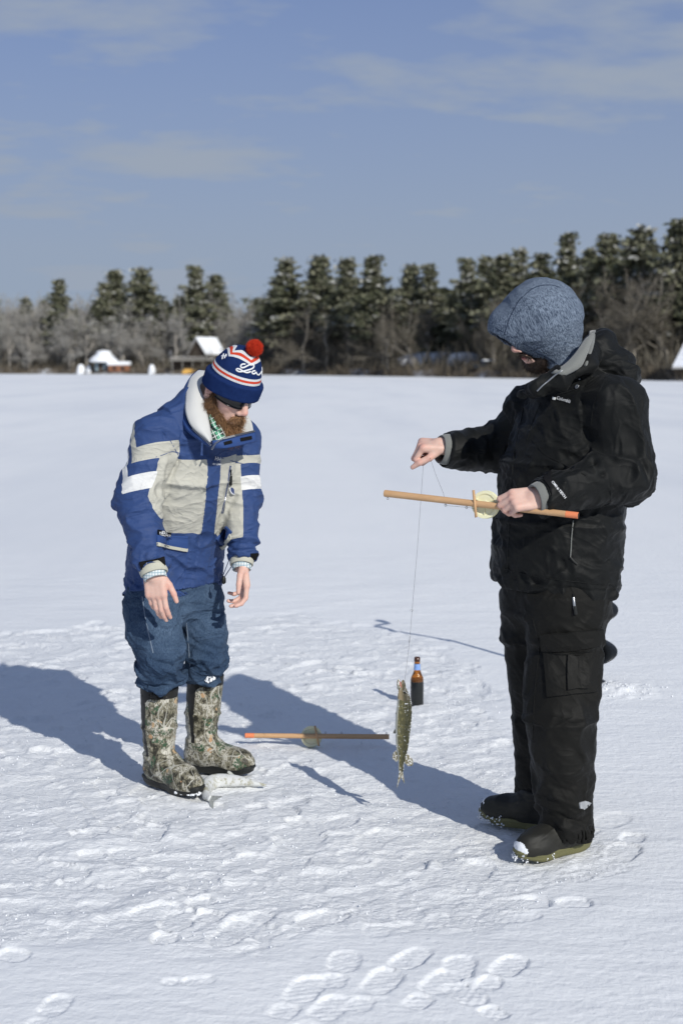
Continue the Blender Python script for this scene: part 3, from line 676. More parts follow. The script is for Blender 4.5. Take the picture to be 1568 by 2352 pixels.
boxes('tarp_boat', 436, 1, 'yellow orange covered boat under the boathouse roof', 'boat', [('hull', (0, 0, .45), (2.9, 1.3, .7), myell), ('cover', (0, 0, .95), (2.0, 1.1, .35), myell)])
# small hut with round snow cap plus lean-to
e = boxes('lake_hut', 243, 3, 'small hut with a thick dome of snow on its roof on the left shore', 'hut', [('wall', (0, 0, 1.0), (3.9, 2.8, 2.0), mteal), ('door', (-.6, -1.44, .9), (.9, .08, 1.7), mwood)])
mb = MB(); mb.lathe((0, 0, 0), [(3.3, 2.0), (3.35, 2.3), (2.9, 2.9), (2.0, 3.6), (1.7, 3.8), (1.75, 4.3), (.9, 4.6), (.05, 4.7)], 20)
me = bpy.data.meshes.new('roof_snow'); me.from_pydata(mb.v, [], mb.f); me.materials.append(mroofsnow); o = bpy.data.objects.new('roof_snow', me); COL.objects.link(o); o.parent = e
boxes('lean_to', 277, 2.5, 'orange brown lean-to with a snowy roof beside the domed hut', 'shed', [('wall', (0, 0, .75), (4.6, 2.4, 1.5), morange), ('roof_snow', (0, 0, 1.9), (5.0, 2.8, .85), mroofsnow), ('window', (-.9, -1.24, .8), (.8, .06, .7), mdarkglass), ('window', (.9, -1.24, .8), (.8, .06, .7), mdarkglass)])
for u, s_, lab in ((190, 1.1, 'rounded snow covered boat left of the hut'), (208, .7, 'smaller snow covered heap against the left of the hut'), (352, .9, 'snow covered heap on the shore right of the lean-to')):
    V = []; r = np.random.RandomState(u); p = shore_pt(u, .8); n = 14
    mb = MB(); mb.lathe((0, 0, 0), [(s_ * .9, -.2), (s_ * .95, .5), (s_ * .8, 1.3), (s_ * .5, 1.9), (.05, 2.1)], 14)
    V = np.array(mb.v); V = V * (1 + .22 * pn(V * .9 + u, 3))[:, None]; o = mesh_obj('snow_heap', V + p, mb.f, mroofsnow, None, True); tag(o, lab, 'snow heap')
e, w, d, zE, zR, part = gable(1594, 6, 60, 'shore_house', 'house with a snowy sloping roof cut by the right edge of the picture', 842, 792, rad(-32), 'house', mwood, 8., .3)
boxes('parked_car', 1118, 7, 'dark blue car half hidden by trunks beside the snowy clearing', 'car', [('body', (0, 0, .6), (4.2, 1.8, .7), mdarkglass), ('cabin', (.1, 0, 1.15), (2.2, 1.6, .6), mdarkglass), ('roof_snow', (.1, 0, 1.52), (2.0, 1.5, .18), mroofsnow)])
for u, b, s_, lab in ((1010, 26, 7.5, 'bright snow bank lit between the trunks right of centre'), (1070, 20, 3.2, 'small bright snow bank near the parked car')):
    p = shore_pt(u, b); mb = MB(); mb.lathe((0, 0, 0), [(s_, -.5), (s_ * .95, .6), (s_ * .7, 1.5), (.05, 1.9)], 16); V = np.array(mb.v) * (1, .4, 1); V = V * (1 + .15 * pn(V * .5 + u, 3))[:, None]
    o = mesh_obj('snow_bank', V + p + [0, 0, land_z(np.array([u]), np.array([b]))[0] + .5], mb.f, mroofsnow, None, True); tag(o, lab, 'snow bank')
log('buildings')

# ------------------------------------------------------------------ cloth, skin and rubber materials
def cloth(name, color, rough=.8, weave=900, wb=.25, sheen=0.2, var=.12, spec=.25, crs=0.):
    m = mat(name, color, rough, spec, sheen=sheen); t = NT(m); oc = t.obj()
    v = t.noise(oc, 6, 5, .6); c0 = tuple(c * (1 - var) for c in color); c1 = tuple(min(1, c * (1 + var)) for c in color)
    t.color(t.mix(v, c0, c1)); cr = t.bump(t.crease(t.map(oc, (1, 1, 1.5), (.3, .5, 0)), 6.5, 1.6, 1.5), crs, .014) if crs else None; t.normal(t.bump(t.noise(oc, weave, 2, .6), wb, .0015, cr)); t.rough(t.rng(t.noise(oc, 4, 4, .6), .3, .7, rough - .12, rough + .1)); return m
mskin = mat('skin', (.60, .39, .31), .5, .35); t = NT(mskin); oc = t.obj()
red = t.attr('red'); lip = t.attr('lip'); hairf = t.attr('hair')
b0 = t.mix(t.noise(oc, 38, 4, .6), (.56, .345, .275), (.70, .49, .41)); b0 = t.mix(t.math('MULTIPLY', t.math('ADD', red, t.rng(t.noise(oc, 22, 3, .6), .5, .75, 0, .6)), .6, clamp=True), b0, (.62, .27, .21)); b0 = t.mix(t.rng(lip, .2, .6), b0, (.42, .17, .15)); b0 = t.mix(t.rng(hairf, .35, .65), b0, (.10, .06, .04))
t.color(b0); t.normal(t.bump(t.math('ADD', t.noise(oc, 420, 3, .6), t.math('MULTIPLY', t.noise(t.map(oc, (1, 1, 1)), 130, 3), .6)), .22, .002)); t.b.inputs['Subsurface Weight'].default_value = .08; t.b.inputs['Subsurface Radius'].default_value = (.012, .005, .003)
mbrowny = mat('beard_hair', (.16, .08, .04), .65, .35); t = NT(mbrowny); t.color(t.mix(t.math('MULTIPLY', t.attr('rnd'), 1.), (.050, .024, .013), (.42, .235, .115)))
mblk_hair = mat('dark_hair', (.03, .02, .015), .6, .3)
mblackcloth = cloth('black_shell_fabric', (.0050, .0056, .0055), .62, 700, .35, .03, .25, .20, .16)
mblackpants = cloth('black_ski_trouser_fabric', (.0064, .0063, .0054), .66, 600, .35, .03, .3, .18, .15)
mvelcro = mat('black_velcro', (.010, .010, .011), .95, .1); mrubber = mat('black_rubber', (.012, .013, .012), .5, .4)
msteel = mat('zip_metal', (.35, .36, .37), .35, .5, .9); mwhiteprint = mat('white_print', (.72, .73, .74), .7, .2)
mfleece = cloth('grey_fleece', (.17, .175, .165), .95, 380, .9, .3, .25)
mlining = cloth('pale_grey_lining', (.56, .56, .54), .92, 500, .6, .2, .08)
mbeige = cloth('beige_cuff_fabric', (.46, .45, .37), .8)
mbluecloth = cloth('royal_blue_fabric', (.027, .062, .192), .62, sheen=.0)

# jacket one: colour blocks come from smooth fields that belong to the garment
mjk = mat('blue_beige_jacket_fabric', (.04, .07, .22), .6, .3); t = NT(mjk); oc = t.obj(); nz = t.noise(oc, 7, 5, .6)
cb = t.mix(nz, (.022, .048, .145), (.032, .066, .185)); cg = t.mix(nz, (.40, .39, .335), (.51, .50, .44)); cw = t.mix(nz, (.60, .60, .59), (.72, .72, .71))
fb = t.attr('f_beige'); fw = t.attr('f_white'); fs_ = t.attr('f_seam'); fl_ = t.attr('f_lining')
col = t.mix(t.math('GREATER_THAN', fb, 0.), cb, cg); col = t.mix(t.math('GREATER_THAN', fw, 0.), col, cw); col = t.mix(t.math('GREATER_THAN', fl_, 0.), col, (.56, .56, .54))
col = t.mix(t.math('MULTIPLY', t.rng(t.noise(oc, 26, 4, .65), .55, .8), .16), col, (.12, .12, .11)); t.color(col)
hb = t.math('ADD', t.noise(oc, 800, 2, .6), t.math('MULTIPLY', t.noise(t.map(oc, (1, 1, 2.6)), 42, 5, .6), 3.2)); t.normal(t.bump(hb, .34, .0028, t.bump(t.crease(t.map(oc, (1, 1, 1.4), (.2, .6, 0)), 7, 1.5, 1.5), .28, .012)))
mdenim = mat('denim', (.05, .09, .17), .85, .2); t = NT(mdenim); oc = t.obj()
fade = t.attr('fade'); c1 = t.mix(t.rng(t.noise(t.map(oc, (1, 1, .3)), 300, 3, .75), .3, .7), (.010, .023, .052), (.036, .066, .118)); c2 = t.mix(t.rng(t.noise(t.map(oc, (1, 1, .35)), 320, 3, .75), .3, .7), (.028, .052, .095), (.088, .135, .205))
t.color(t.mix(t.math('ADD', t.rng(t.noise(oc, 9, 4, .6), .35, .7, 0, .7), t.math('MULTIPLY', fade, .8), clamp=True), c1, c2)); t.normal(t.bump(t.noise(t.map(oc, (1, 1, .35)), 600, 2, .6), .35, .0015, t.bump(t.crease(t.map(oc, (1, 1, 1.8), (0, .5, 0)), 7.5, 1.5, 1.5), .38, .013)))

# camouflage of bark, leaves and twigs
mcamo = mat('woodland_camouflage', (.2, .18, .13), .55, .4); t = NT(mcamo); oc = t.obj()
w0 = t.n('ShaderNodeVectorMath', operation='ADD'); t.L(oc, w0.inputs[0]); nc = t.noise(oc, 26, 3, .6, color=True)
sc = t.n('ShaderNodeVectorMath', operation='SCALE'); t.L(nc, sc.inputs[0]); sc.inputs['Scale'].default_value = .035; t.L(sc.outputs[0], w0.inputs[1]); wp = w0.outputs[0]
a_ = t.noise(t.map(wp, (1, 1, .55)), 27, 5, .74); c = t.mix(t.rng(a_, .40, .47), (.028, .026, .017), (.20, .185, .13)); c = t.mix(t.rng(a_, .50, .56), c, (.47, .45, .38))
br = t.voro(t.map(wp, (1.4, 1.4, .6)), 60, 'DISTANCE_TO_EDGE'); c = t.mix(t.rng(br, .01, .06), (.026, .022, .016), c)
lf = t.voro(wp, 36, 'F1', 'Color'); ls = t.n('ShaderNodeSeparateColor'); t.L(lf, ls.inputs[0]); ld = t.voro(wp, 36, 'F1', 'Distance')
c = t.mix(t.math('MULTIPLY', t.math('GREATER_THAN', ls.outputs[0], .80), t.math('LESS_THAN', ld, .34)), c, t.mix(ls.outputs[1], (.36, .20, .10), (.44, .32, .19)))
c = t.mix(t.math('MULTIPLY', t.math('GREATER_THAN', ls.outputs[2], .84), t.rng(t.noise(wp, 120, 2), .45, .55)), c, (.04, .085, .045))
tw1 = t.math('ABSOLUTE', t.math('SUBTRACT', t.noise(t.map(oc, (1, 1, .45), (0, .9, .3)), 8, 1, .5), .5)); tw2 = t.math('ABSOLUTE', t.math('SUBTRACT', t.noise(t.map(oc, (1, 1, .5), (.6, -.7, 0), (3, 1, 2)), 7, 1, .5), .5))
c = t.mix(t.math('MULTIPLY', t.math('LESS_THAN', t.math('MINIMUM', tw1, tw2), .0045), .8), c, (.42, .41, .36)); c = t.mix(t.math('GREATER_THAN', t.attr('f_black'), 0.), c, (.013, .012, .011)); t.color(c)
t.normal(t.bump(t.noise(oc, 300, 3), .2, .001)); t.rough(.5)

# ------------------------------------------------------------------ heads and hands
def head_sdf(P, c, f, u, l, face=1.):
    R = np.array([f, l, u]); q = (P - np.asarray(c, np.float32)) @ R.T.astype(np.float32)       # local: x front, y left, z up
    d = ell(q, (.003, 0, .028), (.085, .071, .085))
    d = smin(d, ell(q, (.022, 0, -.045), (.070, .062, .080)), .03)          # face block
    d = smin(d, ell(q, (.052, 0, -.098), (.036, .036, .028)), .025)         # chin
    for s in (-1, 1):
        d = smin(d, ell(q, (.052, s * .036, -.040), (.026, .022, .022)), .02)   # cheek
        d = smax(d, -ell(q, (.098, s * .032, -.003), (.020, .019, .013)), .012) # eye socket
        d = smin(d, ell(q, (.066, s * .032, -.004), (.014, .014, .012)), .006)  # lid
        d = smin(d, ell(q, (-.010, s * .077, -.022), (.018, .006, .030)), .008) # ear
        d = smax(d, -ell(q, (-.006, s * .084, -.020), (.009, .005, .018)), .005)
        d = smin(d, ell(q, (.098, s * .012, -.056), (.011, .009, .009)), .006)  # nostril wing
    d = smin(d, rcone(q, (.088, 0, .006), (.112, 0, -.046), .008, .0125), .012)  # nose
    d = smin(d, rcone(q, (.078, -.034, .018), (.078, .034, .018), .010, .010), .018)   # brow
    d = smin(d, ell(q, (.088, 0, -.079), (.011, .022, .006)), .006); d = smin(d, ell(q, (.085, 0, -.090), (.012, .019, .0065)), .005)
    d = smax(d, -ell(q, (.101, 0, -.0845), (.012, .018, .0016)), .002)
    return d
def head_fields(V, c, f, u, l):
    q = (V - c) @ np.array([f, l, u]).T
    lip = np.exp(-(((q[:, 0] - .096) / .014) ** 2 + (q[:, 1] / .020) ** 2 + ((q[:, 2] + .085) / .0085) ** 2))
    red = np.exp(-(((q[:, 0] - .118) / .02) ** 2 + (q[:, 1] / .02) ** 2 + ((q[:, 2] + .05) / .02) ** 2)) + .7 * np.exp(-(((q[:, 0] - .07) / .03) ** 2 + ((np.abs(q[:, 1]) - .045) / .022) ** 2 + ((q[:, 2] + .045) / .02) ** 2))
    red += .9 * np.exp(-(((np.abs(q[:, 1]) - .08) / .01) ** 2 + ((q[:, 2] + .022) / .03) ** 2)) * (np.abs(q[:, 0]) < .04)
    hair = ((q[:, 0] < -.03) & (q[:, 2] > -.07) & (q[:, 2] < .2) & (np.linalg.norm(q, axis=1) < .2)).astype(float)
    return lip, red, hair
def hand_prims(wrist, d, back, thumb_side, curls, spread=.012, sc=1., thumb=None, palm_len=.085, lens=None):
    """list of (a,b,ra,rb) cones + palm; d = wrist to knuckles, back = normal of the back of the hand,
    thumb_side = unit vector toward the thumb; curls = per finger (a1,a2,a3) degrees toward the palm"""
    wrist = np.array(wrist, float); d = nrm(d); back = nrm(np.array(back, float) - d * np.dot(back, d)); sd = nrm(thumb_side); sd = nrm(sd - d * np.dot(sd, d) - back * np.dot(sd, back))
    cones = []; pc = wrist + d * palm_len * .52 * sc
    knu = []; lens = lens or [(.042, .026, .022), (.046, .030, .023), (.043, .028, .022), (.034, .021, .020)]
    for i, (o, fw) in enumerate([(.0275, .000), (.0092, .004), (-.0092, .000), (-.026, -.009)]):
        b = wrist + (d * (palm_len + fw) + sd * o) * sc; knu.append(b); ang = 0; p = b; a_in = wrist + (d * palm_len * .35 + sd * o * .7) * sc
        cones.append((a_in, b, .0125 * sc, .0108 * sc)); rr = [.0104, .0094, .0086, .0070] if i < 3 else [.0092, .0082, .0074, .0062]
        fd = nrm(d + sd * spread * (1.5 - i) * 4)
        for j in range(3):
            ang += rad(curls[i][j]); dv = fd * math.cos(ang) - back * math.sin(ang); q = p + dv * lens[i][j] * sc
            cones.append((p, q, rr[j] * sc, rr[j + 1] * sc)); p = q
    if thumb is None: thumb = [(.55, .75, -.35), (.9, .35, -.2), (.95, .2, -.15)]
    p = wrist + (d * .018 + sd * .022 - back * .004) * sc; rr = [.0155, .0115, .0102, .0078]
    for j, (cd, cs, cb) in enumerate(thumb):
        dv = nrm(d * cd + sd * cs + back * cb); q = p + dv * [.044, .034, .028][j] * sc; cones.append((p, q, rr[j] * sc, rr[j + 1] * sc)); p = q
    R = np.array([d, sd, back])
    return dict(cones=cones, palm=(pc, (palm_len * .56 * sc, .040 * sc, .0135 * sc), R), wrist=wrist, knu=knu)
def hand_sdf(P, h):
    c, r, R = h['palm']; lo = np.array(c) - .16; hi = np.array(c) + .16; m = ((P > lo) & (P < hi)).all(1); d = np.full(len(P), .16, np.float32)
    if not m.any(): return np.maximum(d, np.linalg.norm(P - np.asarray(c, np.float32), axis=1).astype(np.float32) - .14)
    Q = P[m]; e = rbox(Q, c, r, R, .0125); fin = None
    for i, (a, b, ra, rb) in enumerate(h['cones']):
        x = rcone(Q, a, b, ra, rb); fin = x if fin is None else smin(fin, x, .0028)
    e = smin(e, fin, .007); d2 = np.linalg.norm(P - np.asarray(c, np.float32), axis=1).astype(np.float32) - .14
    d = np.maximum(d2, .02); d[m] = e; return d
def ring(name, c, ax, r0, r1, L, mt, parent, wob=.0, n=36, ex=1.0, exdir=None):
    """open cuff ring: outer radius r0 at start, r1 at the end, rolled edge"""
    ax = nrm(ax); a = nrm(np.cross(ax, exdir if exdir is not None else [0, 0, 1])); b = np.cross(ax, a); V = []; prof = [(r0 - .004, 0), (r0, 0), (r0 * .5 + r1 * .5 + .001, L * .5), (r1 + .0005, L * .92), (r1 - .002, L), (r1 - .006, L * .9), (r1 - .008, L * .3)]
    for rr, z_ in prof:
        for j in range(n):
            an = 2 * math.pi * j / n; w = 1 + wob * math.sin(3 * an + z_ * 60) ; V.append(c + ax * (z_ + wob * .06 * math.sin(2 * an + 1)) + (a * math.cos(an) * ex + b * math.sin(an)) * rr * w)
    F = np.array([(i * n + j, i * n + (j + 1) % n, (i + 1) * n + (j + 1) % n, (i + 1) * n + j) for i in range(len(prof) - 1) for j in range(n)])
    return mesh_obj(name, np.array(V), F[:, ::-1], mt, parent)
def ribbon(name, A, B, mt, parent, bulge=.0, thick=.003, nt=24, nw=8, mt2=None, bdir=None):
    """curved cloth panel between two edge polylines A and B"""
    A = np.array(A, float); B = np.array(B, float)
    def res(P):
        s = np.concatenate([[0], np.cumsum(np.linalg.norm(np.diff(P, axis=0), axis=1))]); s /= s[-1]; q = np.linspace(0, 1, nt + 1); R = np.stack([np.interp(q, s, P[:, i]) for i in range(3)], 1)
        for _ in range(3): R[1:-1] = .5 * R[1:-1] + .25 * (R[2:] + R[:-2])
        return R
    A, B = res(A), res(B); V = np.stack([A * (1 - j / nw) + B * (j / nw) for j in range(nw + 1)], 1).reshape(-1, 3); w = nw + 1
    F = np.array([(i * w + j, i * w + j + 1, (i + 1) * w + j + 1, (i + 1) * w + j) for i in range(nt) for j in range(nw)]); N = normals(V, F)
    bd = N if bdir is None else np.tile(nrm(bdir), (len(N), 1))
    prof = np.tile(np.sin(np.linspace(0, math.pi, w)), nt + 1); V = V + bd * (bulge * prof)[:, None]; V = V + N * (.0018 * pn(V * 30, 5))[:, None]
    N = normals(V, F); n0 = len(V); V2 = np.concatenate([V + N * thick / 2, V - N * thick / 2]); F2 = [F, F[:, ::-1] + n0]
    rg = [j for j in range(w)] + [i * w + nw for i in range(1, nt + 1)] + [nt * w + j for j in range(nw - 1, -1, -1)] + [i * w for i in range(nt - 1, 0, -1)]
    F2.append(np.array([(rg[(k + 1) % len(rg)], rg[k], rg[k] + n0, rg[(k + 1) % len(rg)] + n0) for k in range(len(rg))])); return mesh_obj(name, V2, F2, mt, parent)

# ------------------------------------------------------------------ man in blue and beige jacket
M1 = empty('person', (-.56, 5.16, 0), 'bearded man in blue and beige jacket, pompom hat and camouflage boots, looking down', 'person')
F1 = nrm([.68, -.73, 0]); L1 = nrm([.73, .68, 0])
def lean(Pa, Pb): return nrm(np.array(Pb) - np.array(Pa))
hem, waist, chest, shld, neck = W(398, 1350, 5.24), W(408, 1215, 5.20), W(428, 1080, 5.12), W(444, 985, 5.08), W(468, 925, 5.04)
ax1 = lean(hem, shld); F1t = nrm(F1 - ax1 * np.dot(F1, ax1))
rs_, re_, rw_ = W(356, 1000, 4.96), W(316, 1150, 4.93), W(352, 1305, 4.84)       # right arm (nearer the camera)
ls_, le_, lw_ = W(550, 1010, 5.22), W(558, 1155, 5.20), W(556, 1285, 5.10)
hc = W(527, 884, 4.98); hf = nrm([.65, -.57, -.50]); hl = nrm(np.cross([.375, -.33, .866], hf)); hu = np.cross(hf, hl)

def j1(P):
    d = tube(P, [hem - ax1 * .03, waist, chest, shld, neck - ax1 * .02], [.208, .208, .215, .190, .082], [.150, .145, .155, .120, .080], L1, F1t, .05)
    d = smin(d, rcone(P, rs_ + (0, 0, .0), neck - ax1 * .03, .068, .078), .05); d = smin(d, rcone(P, ls_ + (0, 0, .005), neck - ax1 * .03, .070, .070), .05)
    d = smin(d, rcone(P, neck - F1 * .05, shld - F1 * .06, .055, .088), .05)
    for s, e, w, rr in ((rs_, re_, rw_, (.075, .076, .052)), (ls_, le_, lw_, (.074, .068, .047))):
        a = chain(P, [s, e, w + nrm(w - e) * .02], rr, .02)
        a = smax(a, plane(P, w, w - e), .004); hole = rcone(P, w - nrm(w - e) * .03, w + nrm(w - e) * .1, rr[2] - .008, rr[2] - .006); a = smax(a, -hole, .003)
        d = smin(d, a, .028)
    # hem: longer at the front
    hp = plane(P, hem - ax1 * .005, -ax1 * 1.0 + F1 * .26); d = smax(d, hp, .008)
    d = smax(d, -tube(P, [hem - ax1 * .06, hem + ax1 * .05], [.198, .198], [.134, .134], L1, F1t), .004)
    # neck opening
    d = smax(d, -rcone(P, neck - ax1 * .01 + F1 * .015, neck + ax1 * .2 + F1 * .05, .062, .10), .01)
    return d
V, Q = surface(j1, (-.98, 4.75, .72), (-.12, 5.5, 1.62), .0042, 1)
N = normals(V, Q); log('jacket1 %d' % len(V))
axR = [rs_, re_, rw_]; axL = [ls_, le_, lw_]
sR, dR, cR = limb(V, axR); sL, dL, cL = limb(V, axL); tz = (V - hem) @ ax1; lat = (V - hem) @ L1; fr = (V - hem) @ F1t
armR = sstep(.115, .09, dR) * (sR > .0); armL = sstep(.105, .085, dL); isR = (dR < .10) & (dR < dL); isL = (dL < .095) & ~isR
inT = ~(isR | isL)
# folds
disp = np.zeros(len(V)); aR = nrm(re_ - rs_); aR2 = nrm(rw_ - re_)
el = lambda s: np.exp(-((s - 1.) / .35) ** 2)
disp += np.where(isR, .0135 * billow(V, aR2, 13, 4, 3, .6) * (.35 + .8 * el(sR) + 1.0 * sstep(1.45, 1.9, sR)), 0)
disp += np.where(isL, .0125 * billow(V, nrm(lw_ - le_), 15, 5, 4, .6) * (.35 + .8 * el(sL) + 1.1 * sstep(1.4, 1.85, sL)), 0)
tw = billow(V, nrm(ax1 + .5 * L1), 8, 3.0, 5, .7)
disp += np.where(inT, .0130 * tw * (.55 + .6 * sstep(.30, .0, tz)), 0); disp = smooth_field(disp, Q, 1)
V = V + N * disp[:, None]
V = folds(V, N, [([W(395, 1035, 4.9), W(370, 1090, 4.9), W(362, 1170, 4.92)], .012, .009), ([W(408, 1060, 4.95), W(385, 1120, 4.93), W(368, 1200, 4.95)], .008, -.012), ([W(430, 1000, 4.92), W(410, 1040, 4.92), W(392, 1090, 4.92)], .010, .007),
    ([W(350, 1230, 4.85), W(300, 1215, 4.85)], .008, -.006), ([W(355, 1250, 4.83), W(290, 1245, 4.85)], .009, .007), ([W(360, 1262, 4.83), W(292, 1262, 4.85)], .006, -.008), ([W(375, 1278, 4.8), W(310, 1283, 4.82)], .008, .006),
    ([W(530, 1225, 5.05), W(600, 1215, 5.12)], .006, -.007), ([W(530, 1240, 5.05), W(600, 1232, 5.12)], .008, .006), ([W(530, 1252, 5.05), W(600, 1250, 5.12)], .005, -.006), ([W(370, 1330, 5.06), W(500, 1290, 5.0)], .008, -.005), ([W(440, 1345, 5.06), W(510, 1325, 5.05)], .007, .005),
    ([W(400, 965, 4.95), W(420, 1035, 4.93)], .012, -.008), ([W(372, 985, 4.9), W(392, 1040, 4.88)], .006, -.006)])
# front placket raised: from collar (490,1015) to hem (450,1372)
zl = [W(488, 1012, 4.95), W(484, 1100, 4.93), W(476, 1180, 4.98), W(466, 1260, 5.02), W(452, 1330, 5.05), W(446, 1380, 5.08)]
def plat(V):
    u = FPX * (V[:, 0] / V[:, 1]) + 784; vz = V[:, 2]; zx = np.array([p[2] for p in zl])[::-1]; xx = np.array([p[0] for p in zl])[::-1]; return V[:, 0] - np.interp(vz, zx, xx)
px_ = plat(V); front = (fr > .02) & inT
pl = sstep(-.022, -.019, px_) * sstep(.026, .020, px_) * front
V = V + N * (.0045 * smooth_field(pl, Q, 1))[:, None]
# ---- colour fields
latR = (V - cR) @ F1; latL = (V - cL) @ L1; alR = (V - rs_) @ nrm(re_ - rs_); alL = (V - ls_) @ nrm(le_ - ls_)
xR = (V - cR) @ nrm([1, -.35, 0]) + .020; chR = alR + np.where(xR < 0, -2.2 * xR, .55 * xR) ; chL = alL + .25 * np.abs((V - cL) @ F1)
def band(x, a, b): return np.minimum(x - a, b - x)
BIG = .5
bR1 = band(chR, .060, .118); bR2 = band(chR, .166, .228)
xl = (V - cR) @ nrm([1, -.35, 0]); innerR = xl - .062            # beige panel toward the chest
innerR = np.minimum(innerR, alR - .055); stripR = -xl - .080
fb_R = np.maximum(np.maximum(bR1, np.minimum(innerR, .285 - alR)), np.minimum(stripR, alR - .1)); fw_R = np.minimum(bR2, .066 - xl)
bL1 = band(chL, .055, .105); bL2 = band(chL, .150, .200); innerL = -((V - cL) @ nrm([1, -.1, 0])) + .012
fb_L = np.maximum(bL1, np.minimum(innerL, 9)); fb_L = np.minimum(fb_L, np.where(alL < .055, -1, 1) * BIG); fb_L = np.minimum(fb_L, 1.72 - sL); fw_L = np.minimum(bL2, -innerL + .004)
top = .560 + .05 * np.clip(-px_ - .02, 0, .2) * 0 - .10 * np.clip(px_, 0, .2); bot = .262 - .25 * np.clip(px_, -.05, .2)
fb_T = np.minimum(top - tz, tz - bot); fb_T = np.where((px_ > -.022) & (px_ < .024) & (fr > 0), np.minimum(fb_T, -np.minimum(px_ + .022, .024 - px_)), fb_T)
fb_T = np.minimum(fb_T, np.minimum(np.abs(px_ + .022) * np.sign(-px_ - .022) , BIG) * 0 + BIG)
fb_T = np.where(fr < -.02, -.05, fb_T)
fbf = np.where(isR, fb_R, np.where(isL, fb_L, fb_T)); fwf = np.where(isR, fw_R, np.where(isL, fw_L, -.05))
fbf = smooth_field(fbf, Q, 1); fwf = smooth_field(fwf, Q, 1)
lin = (plane(V, hem - ax1 * .0, -ax1) > -.02) & (np.hypot(lat / .2, fr / .136) < 1)
J1V, J1Q = V, Q
jacket1 = mesh_obj('jacket', V, Q, mjk, M1, fields={'f_beige': fbf, 'f_white': fwf, 'f_lining': np.full(len(V), -1.)})
B1 = bvh_of(V, Q)
# ---- jeans
hipR, hipL = W(350, 1385, 5.14), W(452, 1385, 5.28); thR, thL = W(352, 1440, 5.10), W(464, 1450, 5.26); knR, knL = W(376, 1508, 5.08), W(468, 1508, 5.27); anR, anL = W(368, 1563, 5.12), W(463, 1564, 5.335)
def jn(P):
    d = tube(P, [W(400, 1300, 5.24), W(398, 1395, 5.23)], [.185, .180], [.135, .135], L1, F1, .05)
    r = chain(P, [hipR, thR, knR, anR], [.104, .096, .081, .075], .03); l = chain(P, [hipL, thL, knL, anL], [.100, .087, .076, .073], .03)
    r = smax(r, plane(P, anR + (0, 0, -.028), (0, 0, -1)), .012); l = smax(l, plane(P, anL + (0, 0, -.028), (0, 0, -1)), .012)
    d = smin(d, smin(r, l, .008), .04)
    for c, rr in ((anR + (0, 0, -.008), .084), (anR + (0, 0, .040), .085), (anL + (0, 0, -.008), .082), (anL + (0, 0, .038), .082)):     # bunched rolls above the boots
        q = P - np.asarray(c, np.float32); w = .012 * np.sin(np.arctan2(q[:, 1], q[:, 0]) * 2 + c[0] * 40); e = np.hypot(np.hypot(q[:, 0], q[:, 1]) - rr + .012, (q[:, 2] + w) * 1.2) - .018; d = smin(d, e, .012)
    d = smax(d, -rcone(P, anR - (0, 0, .1), anR + (0, 0, -.01), .074, .074), .004); d = smax(d, -rcone(P, anL - (0, 0, .1), anL + (0, 0, -.01), .072, .072), .004)
    return d
V, Q = surface(jn, (-.92, 4.9, .36), (-.2, 5.5, .98), .0045, 1); N = normals(V, Q)
zr = V[:, 2]; low_ = sstep(.62, .42, zr)
disp = .0120 * billow(V, [0.35, 0, 1], 11, 3.6, 7, .8) * (.5 + 1.1 * low_) + .0042 * billow(V, [.5, 0, 1], 26, 10, 8, .6) * (.3 + low_); V = V + N * smooth_field(disp, Q, 1)[:, None]
V = folds(V, N, [([W(425, 1395, 5.1), W(360, 1425, 5.0), W(300, 1440, 5.05)], .010, -.008), ([W(430, 1385, 5.1), W(510, 1395, 5.15)], .009, -.007), ([W(300, 1480, 5.0), W(350, 1520, 4.98), W(400, 1530, 5.0)], .010, -.010), ([W(420, 1420, 5.1), W(428, 1480, 5.1), W(432, 1540, 5.12)], .006, -.010)])
fade = np.clip(((V - W(400, 1450, 5.2)) @ F1) * 5, 0, 1) * sstep(.45, .6, V[:, 2])
jeans = mesh_obj('jeans', V, Q, mdenim, M1, fields={'fade': fade}); BJ = bvh_of(V, Q)
mstitch = mat('denim_stitching', (.16, .20, .26), .9, .1); msnowbit = mat('stuck_snow', (.82, .84, .87), .6, .3)
for pl_ in ([(327, 1370), (334, 1420), (345, 1470), (352, 1500)], [(428, 1430), (433, 1480), (436, 1530)]): strip('seam', pl_, .004, BJ, 5.05, .0, mstitch, jeans, 5, .0012)
